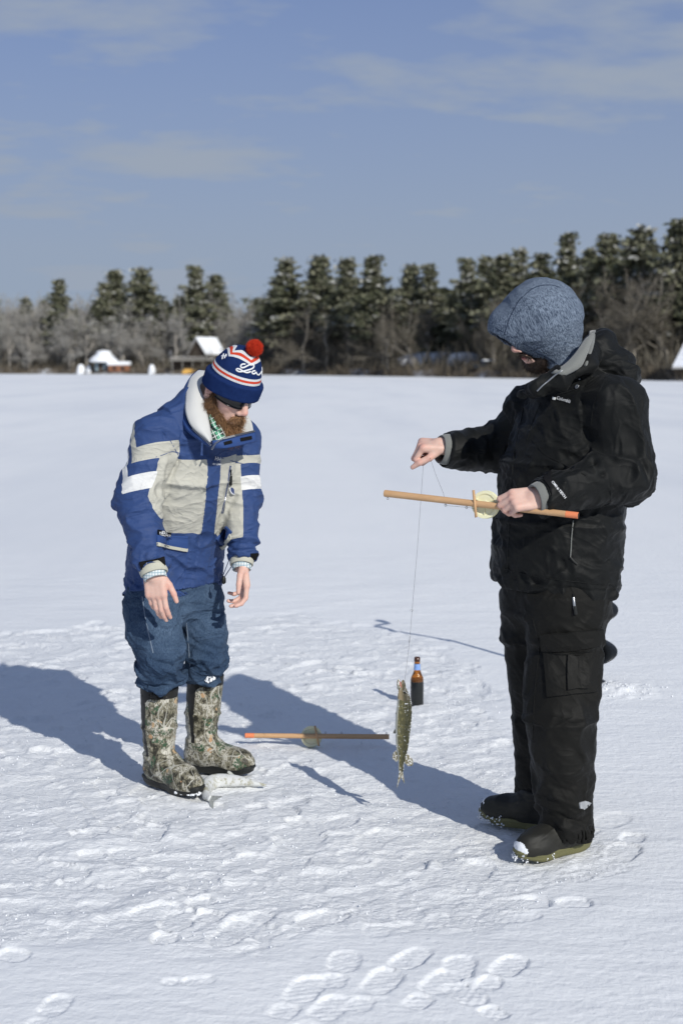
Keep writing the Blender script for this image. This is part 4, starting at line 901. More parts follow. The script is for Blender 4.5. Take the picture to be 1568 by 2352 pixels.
# ---- boots
def boot_sdf(P, side=1):
    """local: heel at x=-.12, toe at x=.17"""
    sh = tube(P, [(-.045, 0, .375), (-.05, 0, .22), (-.052, 0, .10)], [.073, .069, .054], [.070, .063, .051], (1, 0, 0), (0, 1, 0), .03)
    sh = smax(sh, plane(P, (0, 0, .372), (0, 0, 1)), .004)
    ft = chain(P, [(-.065, 0, .062), (-.01, 0, .070), (.075, side * .006, .048), (.125, side * .010, .040)], [.052, .053, .046, .043], .03)
    ft = smin(ft, ell(P, (.10, side * .010, .038), (.068, .051, .044)), .02); d = smin(sh, ft, .03); d = smax(d, plane(P, (0, 0, .018), (0, 0, -1)), .004)
    return smax(d, -rcone(P, (-.045, 0, .34), (-.045, 0, .46), .064, .067), .003)
def boot(name_parent, loc, ang, side, pitch_lean=(0, 0), sc=1., shaft=True, mt=None, msole=None, low=False):
    c, s = math.cos(ang), math.sin(ang); ex, ey = np.array([c, s, 0]), np.array([-s, c, 0]); loc = np.array(loc, float)
    f = (lambda P: boot_sdf(P, side)) if not low else (lambda P: smax(boot_sdf(P, side), plane(P, (0, 0, .14), (0, 0, 1)), .01))
    V, Q = surface(f, (-.14, -.085, .0), (.20, .085, .40), .0038, 1); N = normals(V, Q)
    z_ = V[:, 2]; wr = .0022 * billow(V, [.3, 0, 1], 26, 9, 3 + side, .5) * (.6 + .9 * np.exp(-((z_ - .12) / .06) ** 2)); V = V + N * wr[:, None]
    V = V + N * (.0035 * np.exp(-((z_ - .10 + .35 * np.clip(V[:, 0], -.05, .05)) / .010) ** 2))[:, None]
    # black neoprene panel: top band and a tapering strip down the outside
    cx = V[:, 0] + .045; fld = np.maximum(z_ - (.335 - .07 * sstep(.02, -.06, cx)), np.minimum((.008 + .020 * sstep(.18, .34, z_)) - np.abs(cx + .012 + .10 * (z_ - .12)), z_ - .115))
    fld = np.where(z_ > .11, fld, -.05)
    X = loc + (V[:, :1] * ex + V[:, 1:2] * ey) * sc; X[:, 2] += V[:, 2] * sc
    h = V[:, 2:3] * sc; X = X + h * np.array([pitch_lean[0], pitch_lean[1], 0])
    o = mesh_obj('boot', X, Q, mt or mcamo, name_parent, fields={'f_black': fld})
    # sole: sheet following the foot outline
    n = 40; an = np.linspace(0, 2 * math.pi, n, endpoint=False); X_ = np.cos(an); Y_ = np.sin(an)
    xs = .022 + .150 * np.sign(X_) * np.abs(X_) ** .8; wdt = .038 + .014 * sstep(-.02, .09, xs) - .004 * np.exp(-((xs + .01) / .04) ** 2); yy = wdt * np.sign(Y_) * np.abs(Y_) ** .75 + side * .008 * sstep(0, .12, xs)
    lv = [(-.004, .92), (.004, 1.0), (.013, 1.02), (.020, 1.06), (.027, 1.05), (.030, .98)]; SV = []
    for zz_, k_ in lv:
        for x_, y_ in zip(xs, yy):
            toe = .010 * sstep(.10, .17, x_); lug = .0025 * (math.sin(x_ * 420) > 0) if zz_ < .012 else 0; SV.append(loc + sc * (ex * (.022 + (x_ - .022) * k_) + ey * y_ * (k_ - lug * 8)) + np.array([0, 0, sc * (zz_ + toe)]))
    SF = [(i * n + j, i * n + (j + 1) % n, (i + 1) * n + (j + 1) % n, (i + 1) * n + j) for i in range(len(lv) - 1) for j in range(n)] + [tuple(range(n))[::-1], tuple((len(lv) - 1) * n + j for j in range(n))]
    mesh_obj('sole', np.array(SV), SF, msole or mrubber, o, False); return o, X, Q, ex, ey
def snow_bits(name, c, n, spread, size, parent, seed, lab=None):
    r = np.random.RandomState(seed); mb = MB()
    for i in range(n):
        p = np.array(c) + r.normal(size=3) * spread; s = size * r.uniform(.4, 1.3); V = r.normal(size=(8, 3)) * s * .1
        mb.lathe(p, [(.01 * s, -s * .5), (s * .55, -s * .2), (s * .6, s * .15), (.01 * s, s * .5)], 6, axis=nrm(r.normal(size=3)))
    return mb
bootR, bXR, bQR, exR, eyR = boot(M1, (-.634, 5.110, .012), rad(-40), -1, (.0, .0)); bootL, bXL, bQL, exL, eyL = boot(M1, (-.498, 5.322, .012), rad(-23), 1, (.06, 0))
for bt, s_ in ((bootR, 3), (bootL, 4)):
    pass
log('boots')
# snow clod on the left knee, snow on the toe cap edges
pk, nk_ = pickp(480, 1558, BJ, 5.1); mb = snow_bits('x', pk + nk_ * .004, 34, (.010, .006, .006), .009, jeans, 3); mb.build('snow_clump', msnowbit, jeans, True)
mb = MB(); r = np.random.RandomState(8)
for i in range(90):
    a = r.uniform(-.6, 1.0); p = np.array([-.634, 5.11, .012]) + exR * (.04 + .13 * math.cos(a * 1.2)) + eyR * (-.052 * math.sin(a) - .012) ; p[2] = .018 + abs(r.normal()) * .006; mb.lathe(p, [(.001, -.004), (.004, 0), (.001, .005)], 6, axis=nrm(r.normal(size=3)))
mb.build('snow_rim', msnowbit, bootR, True)

# ---- body: head, neck, trunk, arms, hands, legs in one skin
tq = nrm([.55, -.83, 0])
wRp = rw_ + nrm(rw_ - re_) * .010; wLp = lw_ + nrm(lw_ - le_) * .010
HR = hand_prims(wRp, [.10, -.06, -1], [-.25, -.97, .0], [.96, -.2, .2], [(10, 20, 12), (12, 22, 12), (14, 24, 12), (18, 26, 14)], spread=.002, sc=1.0, thumb=[(.78, .50, -.25), (.92, .34, -.1), (.96, .22, -.1)], palm_len=.088)
HL = hand_prims(wLp, [.12, -.10, -1], [.92, .30, .1], [-.30, -.95, 0], [(12, 34, 30), (18, 40, 32), (24, 44, 34), (30, 48, 34)], spread=.002, sc=1.0, thumb=[(.60, .62, -.45), (.95, .20, -.30), (.98, .0, -.2)], palm_len=.088)
def body1(P):
    d = head_sdf(P, hc, hf, hu, hl)
    d = smin(d, chain(P, [hc - hf * .035 - hu * .05, neck + F1 * .005, neck - ax1 * .10], [.058, .062, .075], .02), .03)
    d = smin(d, chain(P, [neck - ax1 * .10, chest, waist, W(398, 1380, 5.23)], [.07, .05, .05, .06], .04), .04)
    for s, e, w, h in ((rs_, re_, wRp, HR), (ls_, le_, wLp, HL)):
        a = chain(P, [neck - ax1 * .10, s, e, w, w + nrm(h['palm'][0] - w) * .02], [.04, .026, .026, .0265, .026], .01); d = smin(d, a, .02); d = smin(d, hand_sdf(P, h), .012)
    for h_, k_, a_, b_ in ((hipR, knR, anR, (-.672, 5.142)), (hipL, knL, anL, (-.542, 5.342))):
        d = smin(d, chain(P, [W(398, 1380, 5.23), h_, k_, a_ + (0, 0, .06), np.array([b_[0], b_[1], .10])], [.055, .032, .028, .028, .025], .02), .02)
    return d
V, Q = surface(body1, (-.95, 4.7, .0), (-.05, 5.55, 1.68), .0031, 1)
N = normals(V, Q); lip, red_, hair = head_fields(V, hc, hf, hu, hl)
for h in (HR, HL):
    for a, b, ra, rb in h['cones']: red_ = red_ + .35 * np.exp(-((np.linalg.norm(V - np.array(b), axis=1) - rb) / .006) ** 2)
body = mesh_obj('body', V, Q, mskin, M1, fields={'lip': lip, 'red': np.clip(red_, 0, 1), 'hair': hair}); BB1 = bvh_of(V, Q)
log('body1 %d' % len(V))
# nails
mnail = mat('finger_nail', (.66, .46, .40), .35, .4)

# ---- cuffs
for w, e, rr, nm in ((rw_, re_, .052, 'R'), (lw_, le_, .047, 'L')):
    a = nrm(w - e); ring('jacket_cuff', w - a * .012, a, rr - .003, rr - .005, .034, mbeige, jacket1, .03)
    m_ = mat('white_check_shirt_cuff', (.6, .62, .62), .85, .2)
    t = NT(m_); oc = t.obj(); wv = t.n('ShaderNodeTexWave', wave_type='BANDS', bands_direction='Z'); t.L(oc, wv.inputs['Vector']); wv.inputs['Scale'].default_value = 30; wv2 = t.n('ShaderNodeTexWave', wave_type='BANDS', bands_direction='X'); t.L(oc, wv2.inputs['Vector']); wv2.inputs['Scale'].default_value = 32
    t.color(t.mix(t.rng(t.math('MAXIMUM', wv.outputs['Fac'], wv2.outputs['Fac']), .8, .95), (.62, .65, .65), (.22, .33, .38)))
    ring('shirt_cuff', w + a * .006, a, rr - .012, rr - .013, .034, m_, M1, .03)
# velcro tabs and pockets and logos
patch('velcro_tab', [(320, 1291), (377, 1279), (381, 1299), (326, 1311)], B1, 4.84, .006, .002, mvelcro, jacket1, 10, 4)
patch('velcro_tab', [(575, 1271), (593, 1270), (592, 1286), (575, 1285)], B1, 5.05, .002, .002, mvelcro, jacket1, 6, 4)
fl = patch('pocket_flap', [(358, 1228), (432, 1232), (430, 1262), (359, 1250)], B1, 5.02, .003, .004, mbluecloth, jacket1, 12, 6)
patch('flap_edge', [(359, 1246), (431, 1259), (430, 1267), (360, 1254)], B1, 5.02, .006, .003, mbeige, fl, 12, 2)
fl = patch('pocket_flap', [(495, 1238), (520, 1208), (534, 1222), (508, 1258)], B1, 5.02, .004, .004, mbluecloth, jacket1, 8, 6)
patch('flap_edge', [(503, 1256), (531, 1228), (533, 1236), (508, 1263)], B1, 5.02, .007, .003, mbeige, fl, 8, 2)
pb = patch('logo_patch', [(361, 1217), (394, 1223), (393, 1235), (361, 1229)], B1, 5.02, .007, .0015, mvelcro, jacket1, 8, 3)
BP = B1
lettering('logo_text', 'HELLY', (363, 1223.5), (383, 1227), 4.2, B1, 5.02, mwhiteprint, pb, .0095); lettering('logo_text', 'HANSEN', (363, 1229), (384, 1232.5), 4.2, B1, 5.02, mwhiteprint, pb, .0095)
lettering('logo_emblem', 'HH', (385.5, 1230), (391.5, 1231), 6, B1, 5.02, mwhiteprint, pb, .0095)
lettering('logo_emblem', 'HH', (492, 1058), (504, 1060), 10, B1, 4.95, mwhiteprint, jacket1, .004); lettering('logo_text', 'HELLY HANSEN', (487, 1066), (506, 1068), 4, B1, 4.95, mwhiteprint, jacket1, .004)
mzip = mat('zip_tape_blue', (.03, .05, .14), .8); strip('pocket_zip', [(529, 1070), (524, 1110), (516, 1150), (511, 1178)], .009, B1, 5.0, .001, mzip, jacket1)
strip('pocket_zip_teeth', [(529, 1073), (524, 1110), (516, 1150), (511, 1176)], .0035, B1, 5.0, .0025, msteel, jacket1)
strip('zip_pull', [(528, 1078), (528, 1092)], .006, B1, 5.0, .004, mrubber, jacket1, 3, .004); strip('zip_pull', [(528, 1094), (528, 1112)], .010, B1, 5.0, .004, mrubber, jacket1, 3, .006)
mnavy = mat('navy_badge', (.03, .05, .14), .6); mb = MB(); p, n_ = pickp(533, 1128, B1, 5.); mb.lathe(p, [(.015, 0), (.015, .003), (.0125, .0035)], 20, axis=n_); mb.lathe(p, [(.0128, .0025), (.0128, .0042), (.001, .0042)], 20, axis=n_, m=1)
mb.build('round_badge', None, jacket1, False, mats=[mwhiteprint, mnavy])
for pl_ in ([(358, 1050), (375, 1045), (395, 1036), (420, 1043), (448, 1045), (476, 1046)], [(508, 1052), (560, 1066)], [(432, 1262), (424, 1330), (414, 1362)], [(520, 1320), (500, 1350)], [(326, 985), (355, 975), (385, 1000), (410, 1046)]):
    strip('seam', pl_, .0022, B1, 5.0, .0, mbluecloth, jacket1, 5, .0006)
# front zip along the collar opening
def beads(name, pts, n, r, mt, parent):
    mb = MB(); P = np.array(pts, float); s = np.concatenate([[0], np.cumsum(np.linalg.norm(np.diff(P, axis=0), axis=1))]); s /= s[-1]
    for i in range(n):
        c = np.array([np.interp(i / (n - 1), s, P[:, k]) for k in range(3)]); tdir = nrm(P[min(len(P) - 1, int(i / n * (len(P) - 1)) + 1)] - P[int(i / n * (len(P) - 1))]); a = nrm(np.cross(tdir, [0, -1, 0])); mb.box(c, (.0065, .0022, .0030), np.stack([a, tdir, np.cross(a, tdir)], 1))
    return mb.build(name, mt, parent)
# ---- collar (folded open, lining showing)
A = [W(476, 853, 5.12), W(468, 868, 5.05), W(466, 895, 4.985), W(471, 930, 4.945), W(479, 965, 4.915), W(487, 1012, 4.885)]
Bo = [W(455, 852, 5.17), W(437, 868, 5.10), W(428, 900, 5.00), W(425, 945, 4.925), W(437, 980, 4.890), W(484, 1016, 4.872)]
ribbon('collar_lining', A, Bo, mlining, jacket1, .016, .005, 26, 9, bdir=(-.2, -1, .1))
Ao = [W(461, 849, 5.19), W(441, 860, 5.13), W(429, 890, 5.04), W(424, 940, 4.96), W(434, 982, 4.905), W(484, 1020, 4.885)]
Bo2 = [W(440, 905, 5.2), W(424, 915, 5.16), W(412, 930, 5.10), W(408, 962, 5.02), W(428, 990, 4.935), W(482, 1026, 4.905)]
ribbon('collar', Ao, Bo2, mbluecloth, jacket1, .012, .006, 26, 7, bdir=(-.6, -.8, .1))
C1 = [W(560, 944, 5.16), W(571, 955, 5.14), W(579, 972, 5.11), W(583, 995, 5.06)]; C2 = [W(522, 965, 5.07), W(528, 985, 5.03), W(538, 998, 5.01), W(545, 1008, 4.99)]
ribbon('collar_lining', C2, C1, mlining, jacket1, -.014, .005, 14, 9, bdir=(.2, -.9, .3))
cfl = ribbon('collar', [W(487, 1012, 4.89), W(505, 1012, 4.90), W(545, 1001, 4.96), W(584, 992, 5.05)], [W(489, 1028, 4.905), W(515, 1030, 4.90), W(550, 1023, 4.96), W(588, 1014, 5.05)], mbluecloth, jacket1, .006, .008, 22, 7, bdir=(.2, -1, 0))
BC = bvh_of(np.array([v.co[:] for v in cfl.data.vertices]) + root_loc(M1), np.array([list(q_.vertices) for q_ in cfl.data.polygons]))
patch('velcro_tab', [(513, 1016), (531, 1011), (533, 1018), (515, 1023)], BC, 4.93, .002, .002, mvelcro, jacket1, 6, 3)
patch('velcro_tab', [(551, 1006), (577, 1001), (578, 1009), (552, 1014)], BC, 4.98, .002, .002, mvelcro, jacket1, 6, 3)
beads('collar_zip', [W(487, 1032, 4.885), W(495, 1018, 4.883), W(510, 1008, 4.888), W(545, 999, 4.945), W(584, 990, 5.035)], 46, .003, msteel, jacket1)
beads('collar_zip', [W(443, 985, 4.885), W(462, 1003, 4.872), W(484, 1022, 4.862)], 16, .003, msteel, jacket1)
# shirt
mplaid = mat('green_plaid_shirt', (.1, .2, .15), .85, .2); t = NT(mplaid); oc = t.map(t.obj(), (1, 1, 1), (0, rad(28), 0))
def wave(dirn, scale):
    w_ = t.n('ShaderNodeTexWave', wave_type='BANDS', bands_direction=dirn); t.L(oc, w_.inputs['Vector']); w_.inputs['Scale'].default_value = scale; return w_.outputs['Fac']
c = t.mix(t.rng(wave('X', 10), .45, .6), (.035, .045, .045), (.10, .32, .20)); c = t.mix(t.math('MULTIPLY', t.rng(wave('Z', 10), .5, .65), .5), c, (.10, .33, .20)); c = t.mix(t.rng(wave('X', 21), .93, .98), c, (.7, .72, .7)); c = t.mix(t.rng(wave('Z', 21), .93, .98), c, (.7, .72, .7)); t.color(c)
ribbon('shirt', [W(474, 935, 4.985), W(478, 965, 4.95), W(486, 1010, 4.91), W(492, 1022, 4.905)], [W(505, 930, 5.00), W(515, 970, 4.965), W(520, 1005, 4.945), W(510, 1018, 4.92)], mplaid, M1, .015, .004, 18, 8, bdir=(.3, -1, 0))
ribbon('shirt_collar', [W(471, 925, 4.965), W(476, 950, 4.945), W(484, 975, 4.93)], [W(480, 935, 4.955), W(492, 962, 4.93), W(503, 990, 4.915)], mplaid, M1, .008, .004, 12, 5, bdir=(0, -1, 0))

# ---- beanie
mbean = mat('knit_hat', (.03, .06, .2), .95, .1); t = NT(mbean); oc = t.obj(); s1 = t.attr('stripe')
c = t.mix(t.noise(oc, 90, 3, .7), (.008, .022, .090), (.016, .038, .140)); c = t.mix(t.math('GREATER_THAN', s1, 0.), c, (.70, .71, .72)); c = t.mix(t.math('GREATER_THAN', t.attr('stripe_red'), 0.), c, (.66, .07, .035)); t.color(c)
uv = t.attr('knit', True); wv = t.n('ShaderNodeTexWave', wave_type='BANDS', bands_direction='X'); t.L(uv, wv.inputs['Vector']); wv.inputs['Scale'].default_value = 1.0; wv.inputs['Distortion'].default_value = .6
t.normal(t.bump(t.math('ADD', wv.outputs['Fac'], t.math('MULTIPLY', t.noise(oc, 700, 2), .8)), .5, .0022))
bc = hc + hu * .028; R_ = np.array([hf, hl, hu])
def beanie(P):
    q = (P - np.asarray(bc, np.float32)) @ R_.T.astype(np.float32)
    d = ell(q, (.012, 0, .004), (.097, .085, .112)); d = smin(d, ell(q, (.014, 0, .070), (.055, .050, .050)), .04)
    d = smax(d, plane(q, (0, 0, -.030), (0, 0, -1)), .004)
    bx = np.sqrt((q[:, 0] - .012) ** 2 / 1.0 + (q[:, 1] * 1.13) ** 2); e = np.abs(bx - .0965) - .007; zc = np.abs(q[:, 2] + .016 - .10 * (q[:, 0])) - .023; br = np.minimum(np.maximum(e, zc), 0) + np.hypot(np.maximum(e, 0), np.maximum(zc, 0)) - .006
    d = smin(d, br, .004); return smax(d, -ell(q, (.012, 0, -.008), (.088, .076, .106)), .003)
V, Q = surface(beanie, hc - .22, hc + .24, .0028, 1); N = normals(V, Q); q = (V - bc) @ R_.T; an = np.arctan2(q[:, 1], q[:, 0]); hz = q[:, 2] - .06 * q[:, 0]
rib = np.cos(an * 90) * .0010 * (hz < .012); V = V + N * (rib + .0018 * pn(V * 45, 3) + .002 * pn(V * 18, 4))[:, None]
out_m = (np.hypot(q[:, 0] / .108, q[:, 1] / .088) > .0)
def hstripe(c0, hw): return hw - np.abs(hz - c0)
zig = .099 + .010 * np.abs(np.sin(2.5 * (an + rad(86)))) ** .8
st1 = np.maximum(hstripe(.034, .0115), .0115 - np.abs(hz - zig)); sr1 = np.maximum(hstripe(.034, .0040), .0040 - np.abs(hz - zig))
beanie_o = mesh_obj('knit_hat', V, Q, mbean, M1, fields={'stripe': st1, 'stripe_red': sr1, 'knit': np.stack([an * 30, hz * 200, hz * 0], 1)}); BH = bvh_of(V, Q)
# script lettering knitted into the hat: strokes in photo coordinates
mknitw = mat('white_knit', (.72, .73, .74), .95, .1); t = NT(mknitw); t.normal(t.bump(t.noise(t.obj(), 600, 2), .6, .002))
Z = lambda x, y: (439 + x * 120 / 1000, 753 + y * 120 / 1000)      # zoom crop to photo px (crop 700..1000 source)
def zs(*pts): return [((700 + x * 300 / 1568) * .6272, (1200 + y * 450 / 2352) * .6272) for x, y in pts]
for nm, pts in (('L', zs((1040, 700), (990, 690), (945, 715), (950, 770), (1010, 765), (1080, 725), (1150, 695), (1205, 715), (1195, 770), (1130, 800), (1050, 820), (960, 845), (900, 840), (850, 805), (870, 780), (930, 790), (1000, 840), (1060, 865), (1110, 855), (1140, 840))),
                ('a', zs((1225, 825), (1180, 825), (1155, 860), (1170, 890), (1215, 885), (1250, 840), (1245, 885), (1265, 915), (1300, 905))), ('b', zs((1300, 900), (1340, 850), (1385, 760), (1395, 735), (1375, 760), (1355, 840), (1345, 910), (1370, 935), (1400, 905), (1395, 870), (1365, 865))),
                ('o', zs((1400, 905), (1425, 870), (1440, 850), (1442, 880), (1430, 915), (1412, 915))), ('t', zs((625, 500), (600, 560), (590, 600), (605, 605))), ('t', zs((675, 505), (645, 560), (630, 590), (648, 590))), ('cross', zs((585, 540), (640, 545), (690, 535)))):
    strip('hat_letter', pts, .0052, BH, 4.95, .0, mknitw, beanie_o, 2.2, .0022)
# pompom
mpom = mat('red_yarn', (.62, .045, .02), .9, .1); t = NT(mpom); t.color(t.mix(t.attr('rnd'), (.40, .02, .012), (.78, .085, .035)))
r = np.random.RandomState(4); pc = hc + hf * .044 + hu * .172
mb = MB(); mb.lathe(pc - hu * .024, [(.001, 0), (.017, .006), (.0235, .020), (.019, .036), (.001, .044)], 20, axis=hu); pom = mb.build('pompom', mpom, M1, True)
n = 2600; d_ = r.normal(size=(n, 3)); d_ /= np.linalg.norm(d_, axis=1)[:, None]; tn = np.cross(d_, r.normal(size=(n, 3))); tn /= np.linalg.norm(tn, axis=1)[:, None]
strands('yarn', pc + d_ * .0225, d_ * .55 + tn, .011, .0010, mpom, pom, .5, 3, 6)
# fuzz on the hat
i_ = r.choice(len(V), 1800, False); strands('fuzz', V[i_], N[i_] + .6 * r.normal(size=(1800, 3)), .0055, .00022, mbean, beanie_o, .6, 2, 9, fields={'stripe': np.full(1800, -1.), 'stripe_red': np.full(1800, -1.)})
# ---- beard
def H1(a, b, c): return hc + hf * a + hl * b + hu * c
def beard_base(P):
    q = (P - np.asarray(hc, np.float32)) @ R_.T.astype(np.float32)
    d = ell(q, (.044, 0, -.124), (.046, .054, .042)); d = smin(d, ell(q, (.066, 0, -.158), (.034, .038, .036)), .03)
    for s in (-1, 1): d = smin(d, chain(q, [(.008, s * .066, -.030), (.014, s * .062, -.075), (.045, s * .042, -.105)], [.011, .018, .026], .02), .02)
    d = smax(d, -ell(q, (.106, 0, -.088), (.036, .026, .013)), .006); d = smin(d, chain(q, [(.090, -.026, -.083), (.101, 0, -.071), (.090, .026, -.083)], [.005, .0068, .005], .004), .004); return d
V, Q = surface(beard_base, hc - .23, hc + .16, .0034, 1); N = normals(V, Q); V = V + N * (.004 * pn(V * 50, 3) + .006 * pn(V * 22, 8))[:, None]
q = (V - hc) @ R_.T; rn = np.clip(.15 + .6 * sstep(.04, .09, q[:, 0]) + .4 * pn(V * 60, 4), 0, 1)
beard = mesh_obj('beard', V, Q, mbrowny, M1, fields={'rnd': rn * .6})
m_ = np.arange(len(V))[q[:, 2] > -.170]; i_ = r.choice(m_, 7500); q_ = q[i_]; dn = N[i_] * .6 - hu * .75 + hf * .25 + .35 * r.normal(size=(7500, 3))
strands('beard_hair', V[i_], dn, .020 + .014 * sstep(-.08, -.15, q_[:, 2]), .00075, mbrowny, beard, .55, 4, 12, fields={'rnd': np.clip(.2 + .65 * sstep(.035, .085, q_[:, 0]) * r.rand(7500) + .3 * r.rand(7500), 0, 1)})
# nape hair
# ---- sunglasses
mshade = mat('glossy_black_plastic', (.006, .006, .007), .08, .6); mb = MB(); rows = []
for j in range(33):
    a = rad(-74 + 148 * j / 32); rr = .094 + .004 * math.cos(a); fade_ = abs(a) / rad(74)
    for h_ in (-1, -.5, 0, .5, 1): rows.append(H1(math.cos(a) * rr * 1.04 + .004, math.sin(a) * .084, -.022 + h_ * (.018 * (1 - .35 * fade_ ** 3)) - (.010 * math.exp(-(a / .16) ** 2) * (-h_ if h_ < 0 else 0)) * -1 + (.006 * fade_)) + hf * (-.003 * h_ * h_))
F = [(j * 5 + i, (j + 1) * 5 + i, (j + 1) * 5 + i + 1, j * 5 + i + 1) for j in range(32) for i in range(4)]
lens_ = mesh_obj('sunglasses', np.array(rows), np.array(F), mshade, M1); sm = lens_.modifiers.new('s', 'SOLIDIFY'); sm.thickness = .003
mb = MB()
for e_ in (0, 4): mb.tube([rows[j * 5 + e_] for j in range(33)], .0024, 6)
mb.build('frame', mshade, lens_, True)
for s in (-1, 1):
    mb = MB(); mb.tube([H1(.030, s * .081, .008), H1(-.005, s * .083, .006), H1(-.03, s * .080, -.005)], [.007, .004, .003], 6); mb.build('temple', mshade, lens_, True)
mb = MB(); pt_, _n = near(W(518, 1335, 5.0), B1); mb.lathe(W(514, 1332, 5.08), [(.001, -.016), (.008, -.010), (.008, .006), (.003, .014)], 10); mb.tube([W(514, 1328, 5.08), W(508, 1318, 5.10)], .0015, 5); mb.build('drawcord_toggle', mrubber, jacket1, True)
log('man1 done')

# ------------------------------------------------------------------ man in black with a blue hood
M2 = empty('person', (.72, 4.58, 0), 'man in black jacket and trousers with blue hood, holding a wooden stick and a line', 'person')
F2 = nrm([-.82, -.57, 0]); L2 = nrm([.57, -.82, 0])
hem2, wst2, cst2, sh2, nk2 = W(1273, 1348, 4.60), W(1283, 1200, 4.60), W(1296, 1070, 4.60), W(1315, 950, 4.60), W(1312, 872, 4.60)
s2, e2, w2 = W(1412, 935, 4.43), W(1434, 1086, 4.40), W(1238, 1143, 4.27)       # near (left) arm
t2, g2, x2 = W(1225, 945, 4.76), W(1152, 1030, 4.84), W(1022, 1034, 4.76)      # far (right) arm
c2 = W(1231, 737, 4.57); f2 = nrm([-.79, -.45, -.42]); u2_ = nrm([-.37, -.21, .907]); l2 = nrm(np.cross(u2_, f2)); u2_ = np.cross(f2, l2); R2 = np.array([f2, l2, u2_])
ax2 = nrm(sh2 - hem2); F2t = nrm(F2 - ax2 * np.dot(F2, ax2))
def j2(P):
    d = tube(P, [hem2 - ax2 * .03, wst2, cst2, sh2, nk2], [.222, .232, .236, .200, .11], [.178, .190, .190, .155, .11], L2, F2t, .05)
    d = smin(d, rcone(P, s2, nk2 - ax2 * .05, .092, .085), .05); d = smin(d, rcone(P, t2, nk2 - ax2 * .05, .085, .08), .05)
    d = smin(d, rcone(P, nk2 - F2 * .06, sh2 - F2 * .06, .08, .12), .05)
    a = chain(P, [s2, e2, w2 + nrm(w2 - e2) * .02], [.094, .086, .057], .03); a = smax(a, plane(P, w2, w2 - e2), .004); a = smax(a, -rcone(P, w2 - nrm(w2 - e2) * .03, w2 + nrm(w2 - e2) * .1, .046, .048), .003)
    b = chain(P, [t2, g2, x2 + nrm(x2 - g2) * .02], [.088, .082, .060], .03); b = smax(b, plane(P, x2, nrm(x2 - g2) + np.array([-.0, 0, .22])), .004); b = smax(b, -rcone(P, x2 - nrm(x2 - g2) * .04, x2 + nrm(x2 - g2) * .1, .050, .052), .003)
    d = smin(d, a, .025); d = smin(d, b, .028)
    # the jacket's own hood lying folded on the back, and the thick collar
    for c, r_ in ((W(1392, 836, 4.62), (.088, .10, .062)), (W(1372, 800, 4.66), (.055, .12, .062)), (W(1425, 862, 4.58), (.058, .09, .052))):
        d = smin(d, ell(P, c, r_), .022)
    d = smin(d, chain(P, [W(1362, 790, 4.60), W(1345, 838, 4.46), W(1290, 868, 4.40), W(1232, 893, 4.41), W(1195, 905, 4.50)], [.030, .029, .028, .022, .018], .02), .018)
    d = smax(d, plane(P, hem2 + ax2 * .002, -ax2), .008); d = smax(d, -tube(P, [hem2 - ax2 * .06, hem2 + ax2 * .05], [.206, .206], [.162, .162], L2, F2t), .004)
    d = smax(d, -rcone(P, W(1290, 880, 4.60), W(1275, 780, 4.58), .062, .105), .012); return d
V, Q = surface(j2, (.30, 4.10, .78), (1.12, 4.98, 1.66), .0046, 1); N = normals(V, Q); log('jacket2 %d' % len(V))
sA, dA, cA = limb(V, [s2, e2, w2]); sB, dB, cB = limb(V, [t2, g2, x2]); isA = (dA < .112) & (dA < dB); isB = (dB < .10) & ~isA & (sB > .25); inT = ~(isA | isB); tz = (V - hem2) @ ax2
fA = .0165 * billow(V, nrm(w2 - e2 + .3 * (s2 - e2)), 10, 3.6, 33, .7) * (.55 + .7 * np.exp(-((sA - 1) / .4) ** 2) + .3 * sstep(1.5, 1.9, sA)); fB = .010 * billow(V, nrm(x2 - g2), 15, 5, 34, .6) * (.5 + .6 * np.exp(-((sB - 1) / .4) ** 2))
fT = .0130 * billow(V, nrm(ax2 * .8 + .6 * L2 - .3 * F2t), 6.0, 2.8, 35, .8) * (.75 + .5 * sstep(.25, 0, tz)) + .004 * billow(V, nrm(ax2 + .4 * L2), 18, 8, 36, .6)
V = V + N * smooth_field(np.where(isA, fA, np.where(isB, fB, fT)), Q, 1)[:, None]
V = folds(V, N, [([W(1352, 985, 4.3), W(1362, 1060, 4.3), W(1350, 1105, 4.28)], .012, -.020), ([W(1340, 960, 4.3), W(1330, 1010, 4.3), W(1285, 1060, 4.35)], .010, -.008), ([W(1360, 1070, 4.28), W(1430, 1045, 4.25)], .010, .012), ([W(1365, 1095, 4.28), W(1450, 1075, 4.25)], .009, -.012), ([W(1360, 1010, 4.3), W(1420, 960, 4.28)], .010, .010),
    ([W(1270, 1040, 4.38), W(1240, 1005, 4.4), W(1200, 990, 4.45)], .008, .006), ([W(1275, 1052, 4.36), W(1330, 1085, 4.3)], .006, -.008), ([W(1160, 1250, 4.5), W(1260, 1210, 4.4), W(1300, 1200, 4.38)], .012, -.008), ([W(1300, 1310, 4.4), W(1400, 1290, 4.42)], .007, -.007), ([W(1290, 1322, 4.4), W(1380, 1322, 4.42)], .007, .007),
    ([W(1250, 1130, 4.2), W(1300, 1105, 4.22), W(1350, 1095, 4.25)], .010, .007), ([W(1290, 1165, 4.22), W(1350, 1140, 4.25), W(1400, 1135, 4.28)], .010, -.009)])
# placket ridge and bottom hem ridge
hemr = np.exp(-((tz - .028) / .004) ** 2) * inT; V = V - N * (.003 * hemr)[:, None]
jacket2 = mesh_obj('jacket', V, Q, mblackcloth, M2); B2 = bvh_of(V, Q); J2V = V
